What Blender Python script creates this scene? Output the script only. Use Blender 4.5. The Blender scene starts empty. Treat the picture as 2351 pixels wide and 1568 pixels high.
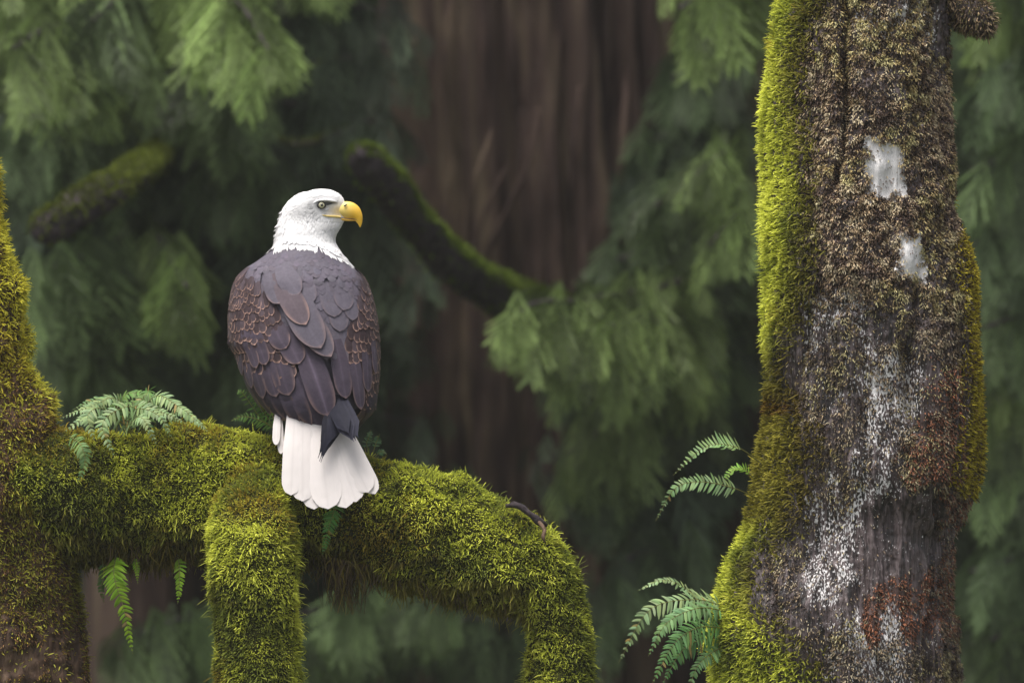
import bpy, math, random
import numpy as np
from mathutils import Vector, Matrix
R = math.radians
random.seed(7); rng = np.random.default_rng(11)
S = bpy.context.scene
COL = S.collection

# ------------------------------------------------------------------ camera, sky, sun, exposure
H = 7.0                      # height of the camera above the forest floor
D0 = 20.0                    # distance to the perch
PX = 376.0                   # picture pixels per metre at the perch
cd = bpy.data.cameras.new('camera'); cam = bpy.data.objects.new('camera', cd); COL.objects.link(cam)
cam.location = (0, -D0, H); cam.rotation_euler = (R(90), 0, 0)
cd.sensor_width = 36; cd.lens = 36 * D0 / (1024 / PX)
cd.clip_start = 0.5; cd.clip_end = 500
cd.dof.use_dof = True; cd.dof.focus_distance = D0 - 0.12; cd.dof.aperture_fstop = 2.8
S.camera = cam

SUN_EL, SUN_AZ = R(73), R(-130)     # azimuth measured from +Y towards +X
w = bpy.data.worlds.new("World"); S.world = w; w.use_nodes = True
nt = w.node_tree; nt.nodes.clear()
sky = nt.nodes.new('ShaderNodeTexSky'); sky.sky_type = 'NISHITA'; sky.sun_disc = False
sky.sun_elevation = SUN_EL; sky.sun_rotation = SUN_AZ; sky.air_density = 1.0; sky.dust_density = 4.0; sky.ozone_density = 1.0
hs = nt.nodes.new('ShaderNodeHueSaturation'); hs.inputs['Saturation'].default_value = 0.30
bg = nt.nodes.new('ShaderNodeBackground'); bg.inputs['Strength'].default_value = 0.10
wo = nt.nodes.new('ShaderNodeOutputWorld')
nt.links.new(sky.outputs[0], hs.inputs['Color']); nt.links.new(hs.outputs[0], bg.inputs[0]); nt.links.new(bg.outputs[0], wo.inputs[0])
sl = bpy.data.lights.new('sun', 'SUN'); sl.energy = 2.3; sl.angle = R(35); sl.color = (1, .96, .88)
so = bpy.data.objects.new('sun', sl); COL.objects.link(so)
sd = Vector((math.sin(SUN_AZ) * math.cos(SUN_EL), math.cos(SUN_AZ) * math.cos(SUN_EL), math.sin(SUN_EL)))
so.rotation_euler = sd.to_track_quat('Z', 'Y').to_euler(); so.location = (0, -6, 14)
S.view_settings.view_transform = 'Standard'; S.view_settings.look = 'None'
S.view_settings.gamma = 1; S.view_settings.exposure = 0.92
S.render.resolution_x = 1024; S.render.resolution_y = 682

# ------------------------------------------------------------------ helpers
K = 1024 / 2351.0
def P(x, y, Y=0.0):
    f = (D0 + Y) / D0
    return np.array([(x - 512) / PX * f, Y, H + (341 - y) / PX * f])
def Q(x, y, Y=0.0): return P(x * K, y * K, Y)          # position on the wide view, at depth Y
def sc(Y): return K / PX * (D0 + Y) / D0               # metres per wide-view unit at depth Y
def srgb(r, g, b):
    c = np.array([r, g, b]) / 255.0
    return np.where(c <= .04045, c / 12.92, ((c + .055) / 1.055) ** 2.4)

def _hash(x, y, z, seed):
    h = (x.astype(np.uint32) * np.uint32(374761393) + y.astype(np.uint32) * np.uint32(668265263)
         + z.astype(np.uint32) * np.uint32(2147483647) + np.uint32(seed * 974634777 % 4294967291))
    h = (h ^ (h >> np.uint32(13))) * np.uint32(1274126177)
    h = (h ^ (h >> np.uint32(15))) * np.uint32(2246822519)
    return ((h ^ (h >> np.uint32(16))) & np.uint32(0xffffff)).astype(np.float64) / 16777215.0
def vnoise(p, seed=0):
    p = np.asarray(p, float); i = np.floor(p).astype(np.int64); f = p - i; f = f * f * (3 - 2 * f)
    i = i & 0xffffffff
    r = 0
    for dx in (0, 1):
        for dy in (0, 1):
            for dz in (0, 1):
                wgt = (f[..., 0] if dx else 1 - f[..., 0]) * (f[..., 1] if dy else 1 - f[..., 1]) * (f[..., 2] if dz else 1 - f[..., 2])
                r = r + wgt * _hash(i[..., 0] + dx, i[..., 1] + dy, i[..., 2] + dz, seed)
    return r
def fbm(p, o=3, seed=0):
    a, t, r = 1.0, 0.0, 0.0; p = np.asarray(p, float)
    for k in range(o):
        r = r + a * vnoise(p * 2 ** k + k * 17.3, seed + k); t += a; a *= .5
    return r / t
def nrm(v): return v / np.maximum(np.linalg.norm(v, axis=-1, keepdims=True), 1e-9)
def smooth(x, a, b):
    t = np.clip((x - a) / (b - a), 0, 1); return t * t * (3 - 2 * t)

def mesh_obj(name, V, F, mat, parent=None, col=None, smooth_=True, uv=None, mask=None):
    """V (n,3); F (m,k) uniform faces or a list of such arrays"""
    V = np.asarray(V, np.float32); Fs = F if isinstance(F, list) else [F]
    Fs = [np.asarray(f, np.int32) for f in Fs if len(f)]
    loops = np.concatenate([f.ravel() for f in Fs]); sizes = np.concatenate([np.full(len(f), f.shape[1], np.int32) for f in Fs])
    starts = np.concatenate([[0], np.cumsum(sizes)[:-1]]).astype(np.int32)
    me = bpy.data.meshes.new(name)
    me.vertices.add(len(V)); me.vertices.foreach_set('co', V.ravel())
    me.loops.add(len(loops)); me.loops.foreach_set('vertex_index', loops)
    me.polygons.add(len(sizes)); me.polygons.foreach_set('loop_start', starts)
    me.update(calc_edges=True)
    me.polygons.foreach_set('use_smooth', np.full(len(sizes), smooth_, bool))
    if col is not None:
        a = me.attributes.new('Col', 'FLOAT_COLOR', 'POINT')
        c = np.ones((len(V), 4), np.float32); c[:, :3] = col; a.data.foreach_set('color', c.ravel())
    if mask is not None:
        a = me.attributes.new('Mask', 'FLOAT_COLOR', 'POINT')
        c = np.ones((len(V), 4), np.float32); c[:, :3] = mask; a.data.foreach_set('color', c.ravel())
    if uv is not None:
        ul = me.uv_layers.new(name='UVMap'); ul.data.foreach_set('uv', np.asarray(uv, np.float32)[loops].ravel())
    me.materials.append(mat)
    me.validate(clean_customdata=False)
    o = bpy.data.objects.new(name, me); COL.objects.link(o)
    if parent is not None:
        o.parent = parent
        o.matrix_parent_inverse = Matrix.Identity(4)
        # geometry is written in world space: take the parents' base point off
        base = Vector((0, 0, 0)); p = parent
        while p is not None: base += p.location; p = p.parent
        me.transform(Matrix.Translation(-base))
    return o
def thing(name, label, cat, loc, group=None):
    o = bpy.data.objects.new(name, None); COL.objects.link(o)
    o.location = Vector([float(v) for v in loc]); o.empty_display_size = .1
    o['label'] = label; o['category'] = cat
    if group: o['group'] = group
    return o
def tag(o, label=None, cat=None, group=None, kind=None):
    if label: o['label'] = label
    if cat: o['category'] = cat
    if group: o['group'] = group
    if kind: o['kind'] = kind
    return o
class MB:
    def __init__(s): s.v = []; s.f3 = []; s.f4 = []; s.c = []; s.u = []; s.n = 0
    def add(s, V, F, c=None, uv=None):
        V = np.asarray(V, float).reshape(-1, 3); F = np.asarray(F)
        (s.f4 if F.shape[1] == 4 else s.f3).append(F + s.n)
        s.v.append(V); s.n += len(V)
        s.c.append(np.broadcast_to(np.array([.5, .5, .5]) if c is None else c, V.shape))
        s.u.append(np.zeros((len(V), 2)) if uv is None else uv)
    def build(s, name, mat, parent=None, smooth_=True):
        F = []
        if s.f4: F.append(np.concatenate(s.f4))
        if s.f3: F.append(np.concatenate(s.f3))
        return mesh_obj(name, np.concatenate(s.v), F, mat, parent, np.concatenate(s.c), smooth_, np.concatenate(s.u))

def catmull(pts, n):
    pts = np.asarray(pts, float); m = len(pts)
    q = np.vstack([2 * pts[0] - pts[1], pts, 2 * pts[-1] - pts[-2]])
    t = np.linspace(0, m - 1 - 1e-6, n); i = t.astype(int); f = (t - i)[:, None]
    a, b, c, d = q[i], q[i + 1], q[i + 2], q[i + 3]
    return .5 * (2 * b + (c - a) * f + (2 * a - 5 * b + 4 * c - d) * f ** 2 + (3 * b - a - 3 * c + d) * f ** 3)
def tube(path_r, n, m, amp=0.0, freq=8.0, seed=0, stretch=(1, 1, 1), octv=3, fn=None):
    """path_r rows x,y,z,r -> grid of points (n,m,3), outward normals, ready to skin"""
    C = catmull(path_r, n); c, r = C[:, :3], np.maximum(C[:, 3], .0005)
    T = nrm(np.gradient(c, axis=0)); N = np.zeros_like(T)
    ref = np.array([0, -1., 0]); 
    if abs(T[0] @ ref) > .9: ref = np.array([1., 0, 0])
    v = ref - T[0] * (ref @ T[0])
    for i in range(n):
        v = v - T[i] * (v @ T[i]); v = v / np.linalg.norm(v); N[i] = v
    B = np.cross(T, N)
    a = np.linspace(0, 2 * np.pi, m, endpoint=False)
    rad = N[:, None] * np.cos(a)[None, :, None] + B[:, None] * np.sin(a)[None, :, None]
    G = c[:, None] + rad * r[:, None, None]
    if amp:
        d = fbm(G * freq * np.array(stretch), octv, seed) - .5
        G = G + rad * (d * 2 * amp)[..., None]
    if fn is not None: G = G + rad * fn(G, a)[..., None]
    du = np.gradient(G, axis=0); dv = np.roll(G, -1, 1) - np.roll(G, 1, 1)
    NN = nrm(np.cross(du, dv)); s = np.sign(np.sum(NN * rad, -1, keepdims=True)); s[s == 0] = 1
    return G, NN * s
def grid_faces(n, m, closed=True):
    i, j = np.meshgrid(np.arange(n - 1), np.arange(m if closed else m - 1), indexing='ij')
    j2 = (j + 1) % m
    return np.stack([i * m + j, i * m + j2, (i + 1) * m + j2, (i + 1) * m + j], -1).reshape(-1, 4)
def skin(name, G, mat, parent, col=None, mask=None, caps=True):
    n, m = G.shape[:2]; V = G.reshape(-1, 3); F = [grid_faces(n, m)]
    if caps:
        V = np.vstack([V, G[0].mean(0), G[-1].mean(0)]); k = n * m; j = np.arange(m); j2 = (j + 1) % m
        F.append(np.vstack([np.stack([j2, j, np.full(m, k)], -1), np.stack([(n - 1) * m + j, (n - 1) * m + j2, np.full(m, k + 1)], -1)]))
        if col is not None: col = np.vstack([col.reshape(-1, 3), col[0, :1], col[-1, :1]])
        if mask is not None: mask = np.vstack([mask.reshape(-1, 3), mask[0, :1], mask[-1, :1]])
    return mesh_obj(name, V, F, mat, parent, col, True, None, mask)
def sample(G, NN, dens):
    """area-weighted random points on a tube grid; dens points per square metre"""
    n, m = G.shape[:2]; A = G[:-1]; B = G[1:]; A2 = np.roll(A, -1, 1); B2 = np.roll(B, -1, 1)
    area = np.linalg.norm(np.cross(A2 - A, B - A), axis=-1).ravel()
    N = int(area.sum() * dens); idx = np.searchsorted(np.cumsum(area) / area.sum(), rng.random(N)); idx = np.minimum(idx, len(area) - 1)
    i, j = idx // m, idx % m; u, v = rng.random(N)[:, None], rng.random(N)[:, None]; j2 = (j + 1) % m
    mix = lambda X: (X[i, j] * (1 - v) + X[i, j2] * v) * (1 - u) + (X[i + 1, j] * (1 - v) + X[i + 1, j2] * v) * u
    return mix(G), nrm(mix(NN))
def proj(p):
    """where a point near the perch lands in the wide view (used only to look up which bark patch it lies on)"""
    f = (D0 + p[..., 1]) / D0
    return (p[..., 0] / f * PX + 512) / K, (341 - (p[..., 2] - H) / f * PX) / K

def shoots(pos, nor, L, W, col, out=1.0, jit=.5, droop=.35, tipmul=1.45, basemul=.6, flat=.6, bias=None, tipcol=None):
    """moss: tapered three-joint ribbons growing out of a surface; returns V,F3,col"""
    N = len(pos); L = np.broadcast_to(L, N)[:, None]; W = np.broadcast_to(W, N)[:, None]
    d = nor * out + rng.normal(size=(N, 3)) * jit
    if bias is not None: d = d + bias
    d = nrm(d)
    d2 = nrm(d + np.array([0, 0, -1.]) * droop + rng.normal(size=(N, 3)) * .25)
    d3 = nrm(d2 + np.array([0, 0, -1.]) * droop * .5 + rng.normal(size=(N, 3)) * .3)
    up = np.array([0, 0, 1.]) + rng.normal(size=(N, 3)) * flat
    s = nrm(np.cross(d, up)); 
    p0 = pos - nor * .003; p1 = p0 + d * L * .45; p2 = p1 + d2 * L * .35; p3 = p2 + d3 * L * .2
    V = np.stack([p0 - s * W * .35, p0 + s * W * .35, p1 - s * W * .5, p1 + s * W * .5, p2 - s * W * .38, p2 + s * W * .38, p3], 1)
    b = np.arange(N)[:, None] * 7
    F4 = np.concatenate([b + np.array([[0, 1, 3, 2]]), b + np.array([[2, 3, 5, 4]])]); F3 = b + np.array([[4, 5, 6]])
    c = np.broadcast_to(col, (N, 3)); tc = c * tipmul if tipcol is None else tipcol
    C = np.stack([c * basemul, c * basemul, c, c, c * .4 + tc * .6, c * .4 + tc * .6, tc], 1)
    return V.reshape(-1, 3), F4, F3, C.reshape(-1, 3)
def moss_obj(name, pos, nor, L, W, col, parent, mat, **k):
    V, F4, F3, C = shoots(pos, nor, L, W, col, **k)
    o = mesh_obj(name, V, [F4, F3], mat, parent, C, True)
    o['kind'] = 'stuff'
    return o
def ramp(t, stops):
    t = np.asarray(t); xs = [s[0] for s in stops]
    return np.stack([np.interp(t, xs, [s[1][k] for s in stops]) for k in range(3)], -1)

# ------------------------------------------------------------------ materials
def new_mat(name):
    m = bpy.data.materials.new(name); m.use_nodes = True; return m, m.node_tree, m.node_tree.nodes['Principled BSDF']
def leaf_mat(name, trans=.25, rough=.65, spec=.3, noise=60, var=.35):
    m, t, b = new_mat(name); N = t.nodes; Lk = t.links.new
    at = N.new('ShaderNodeAttribute'); at.attribute_name = 'Col'
    tc = N.new('ShaderNodeTexCoord'); no = N.new('ShaderNodeTexNoise'); no.inputs['Scale'].default_value = noise; Lk(tc.outputs['Object'], no.inputs['Vector'])
    mr = N.new('ShaderNodeMapRange'); mr.inputs['To Min'].default_value = 1 - var; mr.inputs['To Max'].default_value = 1 + var; Lk(no.outputs['Fac'], mr.inputs['Value'])
    mu = N.new('ShaderNodeVectorMath'); mu.operation = 'SCALE'; Lk(at.outputs['Color'], mu.inputs[0]); Lk(mr.outputs[0], mu.inputs['Scale'])
    Lk(mu.outputs[0], b.inputs['Base Color']); b.inputs['Roughness'].default_value = rough; b.inputs['Specular IOR Level'].default_value = spec
    if trans:
        tr = N.new('ShaderNodeBsdfTranslucent'); Lk(mu.outputs[0], tr.inputs['Color'])
        mx = N.new('ShaderNodeMixShader'); mx.inputs[0].default_value = trans
        Lk(b.outputs[0], mx.inputs[1]); Lk(tr.outputs[0], mx.inputs[2]); Lk(mx.outputs[0], N['Material Output'].inputs['Surface'])
    return m
def bark_mat(name, dark, mid, light, scale=(30, 30, 4), bump=.6, rough=.75, spec=.4, lichen=None, dist=.01):
    m, t, b = new_mat(name); N = t.nodes; Lk = t.links.new
    tc = N.new('ShaderNodeTexCoord'); mp = N.new('ShaderNodeMapping'); mp.inputs['Scale'].default_value = scale; Lk(tc.outputs['Object'], mp.inputs['Vector'])
    n1 = N.new('ShaderNodeTexNoise'); n1.inputs['Scale'].default_value = 1; n1.inputs['Detail'].default_value = 8; n1.inputs['Roughness'].default_value = .65; n1.inputs['Distortion'].default_value = .6
    Lk(mp.outputs[0], n1.inputs['Vector'])
    cr = N.new('ShaderNodeValToRGB'); e = cr.color_ramp.elements
    e[0].position = .32 if lichen is None else .40; e[0].color = (*dark, 1); e[1].position = .72 if lichen is None else .62; e[1].color = (*light, 1)
    k = e.new(.5); k.color = (*mid, 1)
    Lk(n1.outputs['Fac'], cr.inputs[0]); out = cr.outputs[0]
    if lichen is not None:
        at = N.new('ShaderNodeAttribute'); at.attribute_name = 'Mask'; sp = N.new('ShaderNodeSeparateColor'); Lk(at.outputs['Color'], sp.inputs[0])
        mp2 = N.new('ShaderNodeMapping'); mp2.inputs['Scale'].default_value = (1.1, 1.1, .5); Lk(tc.outputs['Object'], mp2.inputs['Vector'])
        n2 = N.new('ShaderNodeTexNoise'); n2.inputs['Scale'].default_value = 200; n2.inputs['Detail'].default_value = 2; n2.inputs['Roughness'].default_value = .5; Lk(mp2.outputs[0], n2.inputs['Vector'])
        ad = N.new('ShaderNodeMath'); ad.operation = 'MULTIPLY_ADD'; ad.inputs[1].default_value = .55; Lk(sp.outputs['Red'], ad.inputs[0]); Lk(n2.outputs['Fac'], ad.inputs[2])
        mr = N.new('ShaderNodeMapRange'); mr.inputs['From Min'].default_value = .84; mr.inputs['From Max'].default_value = .89; Lk(ad.outputs[0], mr.inputs['Value'])
        mx = N.new('ShaderNodeMix'); mx.data_type = 'RGBA'; Lk(mr.outputs[0], mx.inputs[0]); Lk(out, mx.inputs[6]); mx.inputs[7].default_value = (*lichen, 1); out = mx.outputs[2]
        # rusty patches
        mx2 = N.new('ShaderNodeMix'); mx2.data_type = 'RGBA'; Lk(sp.outputs['Green'], mx2.inputs[0]); Lk(out, mx2.inputs[6]); mx2.inputs[7].default_value = (.09, .035, .02, 1); out = mx2.outputs[2]
    Lk(out, b.inputs['Base Color']); b.inputs['Roughness'].default_value = rough; b.inputs['Specular IOR Level'].default_value = spec
    bp = N.new('ShaderNodeBump'); bp.inputs['Strength'].default_value = bump; bp.inputs['Distance'].default_value = dist; Lk(n1.outputs['Fac'], bp.inputs['Height']); Lk(bp.outputs[0], b.inputs['Normal'])
    return m
M_moss = leaf_mat('moss', .38, .8, .15, 90, .3)
M_brownmoss = leaf_mat('brown_moss', .1, .55, .5, 90, .3)
M_cedar = leaf_mat('cedar_leaf', .2, .6, .35, 20, .25)
M_fern = leaf_mat('fern_leaf', .3, .55, .3, 40, .2)
M_stem = leaf_mat('fern_stem', 0, .6, .4, 40, .2)
M_alder = bark_mat('alder_bark', (.012, .008, .008), (.060, .040, .040), (.170, .130, .132), (75, 75, 5), .8, .45, .6, lichen=(.80, .77, .77))
M_maple = bark_mat('maple_bark', (.016, .010, .007), (.085, .048, .030), (.20, .13, .085), (40, 40, 9), .8, .7, .3)
M_mossbed = bark_mat('moss_bed', (.010, .010, .004), (.035, .036, .010), (.075, .075, .018), (90, 90, 90), .8, .95, .1)
M_cedarbark = bark_mat('cedar_bark', (.022, .014, .012), (.074, .048, .040), (.155, .118, .075), (8, 8, .7), 1., .9, .1, dist=.05)
M_darkbark = bark_mat('dark_bark', (.016, .013, .016), (.040, .031, .035), (.08, .064, .062), (30, 30, 30), .8, .9, .2)
M_soil = bark_mat('forest_floor', (.022, .026, .016), (.045, .052, .03), (.07, .09, .045), (1.2, 1.2, 1.2), .8, .95, .1, dist=.1)

# ------------------------------------------------------------------ ground and slope behind
def sheet(name, xs, ys, zf, mat):
    X, Y = np.meshgrid(xs, ys, indexing='ij'); Z = zf(X, Y)
    G = np.stack([X, Y, Z], -1)
    return mesh_obj(name, G.reshape(-1, 3), grid_faces(len(xs), len(ys), False)[:, ::-1], mat, None)
def terrain(X, Y):
    n = fbm(np.stack([X * .25, Y * .25, X * 0], -1), 4, 5)
    return (n - .5) * .9 - .2 + smooth(Y, 17, 46) * 30 + np.where(Y > 46, (Y - 46) * .2, 0)
tag(sheet('ground', np.concatenate([np.linspace(-300, -42, 12), np.linspace(-40, 40, 90), np.linspace(42, 300, 12)]),
          np.concatenate([np.linspace(-200, -32, 8), np.linspace(-30, 60, 110), np.linspace(64, 300, 10)]), terrain, M_soil), kind='structure')

# ------------------------------------------------------------------ the mossy maple on the left with its bough
G_br, G_mid, G_dk = np.array([.66, .68, .11]), np.array([.47, .50, .06]), np.array([.18, .21, .035])
OLV, BRN = np.array([.30, .23, .03]), np.array([.10, .065, .025])
def moss_colour(p, seed=0, brown=0.0):
    a = fbm(p * 7, 3, seed); b = fbm(p * 28, 2, seed + 9); r = rng.random(len(p))
    t = np.clip((a - .5) * 2.6 + (b - .5) * 1.4 + .5 + (r - .5) * .7, 0, 1)
    c = ramp(t, [(0, G_dk), (.4, G_mid), (1, G_br)])
    k = smooth(fbm(p * 5 + 40, 3, seed + 3) + brown + (r - .5) * .25, .58, .75)[:, None]
    c = c * (1 - k) + (OLV if brown < .3 else BRN * .5 + OLV * .5) * (.6 + .8 * rng.random((len(p), 1))) * k
    return c
def rows(lst, dY=0):     # (x,y,depth,r) on the wide view -> world path rows with r in metres
    return np.array([[*Q(x, y, Y), r * sc(Y)] for x, y, Y, r in lst])
def bumps(G, a, s=1.0):
    return s * ((fbm(G * 4.5, 2, 14) - .5) * .035 + (fbm(G * 13, 3, 4) - .5) * .046 + (fbm(G * 45, 2, 8) - .5) * .016)

maple = thing('mossy_tree', 'moss-covered tree at the left edge whose thick curved bough carries the eagle', 'tree', (Q(-80, 1568)[0], .05, 0))
pth = rows([(-225, -500, .05, 90), (-205, -100, .05, 95), (-172, 200, .05, 108), (-134, 420, .05, 113), (-94, 600, .05, 119), (-73, 750, .05, 126), (-58, 880, .05, 131),
            (-30, 1000, .05, 160), (-10, 1150, .05, 170), (0, 1320, .05, 160), (10, 1450, .05, 168), (20, 1600, .05, 185), (20, 2000, .05, 200), (10, 2800, .05, 230)])
last = pth[-1].copy(); last[2] = -.3; last[3] = .42; pth = np.vstack([pth, last])
def maple_fn(G, a):
    x, y = proj(G); return bumps(G, a, 1.2) + (fbm(G * np.array([22, 22, 3.]), 3, 77) - .5) * .03 * smooth(y, 700, 1200)
Gt, Nt = tube(pth, 420, 110, .012, 9, 2, fn=maple_fn)
trunk = skin('trunk', Gt, M_maple, maple)
p, n = sample(Gt, Nt, 34000)
x, y = proj(p)
inview = (y > -150) & (y < 1750)
keep = inview | (rng.random(len(p)) < .05)
# brown bare streaks on the lower trunk
streak = fbm(p * np.array([16, 16, 2.2]), 3, 31)
bare = smooth(streak, .42, .53) * smooth(y, 820, 960) 
bare = np.maximum(bare, smooth(y, 1340, 1460) * .95)
bare = np.maximum(bare, .55 * smooth(y, 820, 1000) * smooth(-x, -60, 0))
keep &= rng.random(len(p)) > bare * (.68 + .3 * smooth(y, 1400, 1480))
p, n, x, y = p[keep], n[keep], x[keep], y[keep]
c = moss_colour(p, 1, .06)
yel = smooth(y, 1100, 700)[:, None]; c = c * (1 - yel * .5) + np.array([.62, .52, .05]) * (.5 + rng.random((len(p), 1))) * yel * .55
low = smooth(y, 850, 1100)[:, None]; kb = (rng.random((len(p), 1)) < .45); c = c * (1 - .45 * low) + np.where(kb, BRN * 1.7, OLV * .9) * low * .45 * (.5 + rng.random((len(p), 1)))
pb, nb = sample(Gt, Nt, 60000); xb, yb = proj(pb)
kb = (yb > -100) & (yb < 1700) & (rng.random(len(pb)) < .12 + .8 * smooth(yb, 780, 950)) & (rng.random(len(pb)) > .95 * smooth(yb, 1380, 1470) * smooth(fbm(pb * np.array([30, 30, 8]), 3, 37), .4, .55)); pb, nb = pb[kb], nb[kb]
q1 = rng.random((len(pb), 1)); cb = np.where(q1 < .45, np.array([.19, .105, .05]), np.where(q1 < .75, np.array([.08, .055, .03]), OLV * .9)) * (.5 + rng.random((len(pb), 1)))
moss_obj('brown_moss', pb, nb, .007 + .010 * rng.random(len(pb)), .0032, cb, trunk, M_moss, droop=.8, jit=.6, flat=.5)
L = (.014 + .016 * rng.random(len(p))) * (.7 + .8 * fbm(p * 20, 2, 6)) * np.where(y > 1250, .8, 1)
moss_obj('moss', p, n, L, .0034, c, trunk, M_moss, droop=.3, jit=.5)

def limb(name, rws, seed, n_, m_, parent, dens=76000, brown_low=0.0, mfn=None, sm=1.0):
    G, N_ = tube(rows(rws), n_, m_, .010, 8, seed, fn=lambda g, a: bumps(g, a, sm))
    o = skin(name, G, M_mossbed, parent)
    p, n = sample(G, N_, dens); x, y = proj(p)
    keep = (y < 1720) | (rng.random(len(p)) < .1)
    if mfn is not None: keep &= mfn(p, n, x, y)
    p, n, x, y = p[keep], n[keep], x[keep], y[keep]
    c = moss_colour(p, seed)
    under = smooth(-n[:, 2], .15, .8)[:, None]            # shoots turn browner and longer on the underside
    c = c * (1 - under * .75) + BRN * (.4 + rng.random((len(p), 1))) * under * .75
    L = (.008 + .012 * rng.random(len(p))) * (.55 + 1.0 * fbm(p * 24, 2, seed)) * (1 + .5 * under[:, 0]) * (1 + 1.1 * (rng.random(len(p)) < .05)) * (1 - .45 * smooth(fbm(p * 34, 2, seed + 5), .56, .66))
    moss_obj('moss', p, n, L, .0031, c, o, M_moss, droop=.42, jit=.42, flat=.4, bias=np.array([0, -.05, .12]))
    return o
def bough_mask(p, n, x, y):
    # brown bare streaks near the fork with the trunk, and bare wood in the shade beside the tail
    k = smooth(fbm(p * np.array([18, 18, 3.]), 3, 51), .5, .6) * smooth(x, 230, 100)
    k = np.maximum(k, .5 * smooth(x, 700, 740) * smooth(x, 830, 790) * smooth(y, 1180, 1240))
    return rng.random(len(p)) > k * .9
bough = limb('bough', [(-60, 1120, .05, 142), (60, 1125, .05, 158), (180, 1135, .06, 144), (300, 1140, .08, 136), (450, 1136, .08, 142), (600, 1142, .08, 142), (740, 1165, .09, 132),
                       (870, 1192, .07, 130), (980, 1224, .05, 134), (1080, 1258, .04, 122), (1162, 1292, .03, 108), (1232, 1338, .03, 97), (1270, 1420, .03, 82), (1278, 1520, .03, 74), (1280, 1600, .03, 74), (1275, 1700, .03, 60), (1265, 1950, .03, 45), (1262, 2150, .03, 14)],
             21, 420, 140, maple, mfn=bough_mask, sm=1.2)
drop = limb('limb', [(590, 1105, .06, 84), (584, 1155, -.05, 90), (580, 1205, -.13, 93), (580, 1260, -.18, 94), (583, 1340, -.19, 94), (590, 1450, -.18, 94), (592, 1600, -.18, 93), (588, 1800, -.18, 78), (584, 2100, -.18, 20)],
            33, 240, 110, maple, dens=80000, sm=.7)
# tangled rootlets hanging under the bough
mb = MB()
for k in range(700):
    x0 = random.choice([random.uniform(230, 460), random.uniform(720, 860), random.uniform(860, 1180), random.uniform(760, 820)]); top = np.interp(x0, [230, 460, 740, 880, 1000, 1180], [1262, 1265, 1285, 1315, 1350, 1375])
    ln = random.uniform(12, 60) if not 750 < x0 < 830 else random.uniform(20, 115)
    Y = random.uniform(-.06, .14); b = Q(x0, top - 12, Y); e = Q(x0 + random.uniform(-22, 22), top + ln, Y + random.uniform(-.02, .02))
    mid = (b + e) / 2 + np.array([random.uniform(-.02, .02), random.uniform(-.01, .01), 0])
    G, _ = tube(np.array([[*b, .0014], [*mid, .0012], [*e, .0004]]), 7, 4)
    mb.add(G.reshape(-1, 3), grid_faces(7, 4), BRN * random.uniform(.4, 1.2) if random.random() < .6 else OLV * random.uniform(.3, .8))
mb.build('rootlet', M_stem, bough)['kind'] = 'stuff'

# ------------------------------------------------------------------ the lichen and moss covered trunk on the right
alder = thing('mossy_tree', 'thick upright trunk at the right with white lichen, brown moss and green moss', 'tree', (Q(1975, 1568)[0], .1, 0))
le = np.array([(-1200, 1850), (-400, 1825), (0, 1800), (100, 1775), (200, 1760), (400, 1752), (600, 1752), (750, 1760), (900, 1772), (1000, 1765), (1100, 1742), (1200, 1722), (1290, 1697), (1380, 1658), (1450, 1645), (1568, 1648), (1900, 1640), (2600, 1600)], float)
re = np.array([(-1200, 2170), (-400, 2180), (0, 2188), (100, 2186), (250, 2190), (420, 2198), (500, 2192), (600, 2214), (700, 2236), (850, 2250), (1000, 2254), (1080, 2244), (1130, 2216), (1200, 2190), (1350, 2188), (1450, 2200), (1568, 2204), (1900, 2210), (2600, 2250)], float)
ys = np.array([-1200, -600, -200, 0, 100, 200, 300, 400, 500, 600, 700, 800, 900, 1000, 1080, 1140, 1200, 1290, 1380, 1450, 1568, 1750, 2000, 2600])
rw = [((np.interp(v, le[:, 0], le[:, 1]) + np.interp(v, re[:, 0], re[:, 1])) / 2, v, .1, (np.interp(v, re[:, 0], re[:, 1]) - np.interp(v, le[:, 0], le[:, 1])) / 2 - 6) for v in ys]
pth = rows(rw); last = pth[-1].copy(); last[2] = -.3; last[3] *= 1.4; pth = np.vstack([pth, last])
def box(x, y, x0, x1, y0, y1, s=25):
    u = np.stack([np.asarray(x) * .022, np.asarray(y) * .011, np.zeros_like(np.asarray(y))], -1); v = u * 3.1 + 9
    k = min(1., (x1 - x0) / 90.) * (.55 if x1 - x0 < 115 else 1)
    wx = (vnoise(u, 301) - .5) * 90 * k + (vnoise(v, 303) - .5) * 40 * k; wy = (vnoise(u + 31, 302) - .5) * 130 * k + (vnoise(v + 31, 304) - .5) * 50 * k
    x, y = x + wx, y + wy
    return smooth(x, x0 - s, x0 + s) * (1 - smooth(x, x1 - s, x1 + s)) * smooth(y, y0 - s, y0 + s) * (1 - smooth(y, y1 - s, y1 + s))
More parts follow.
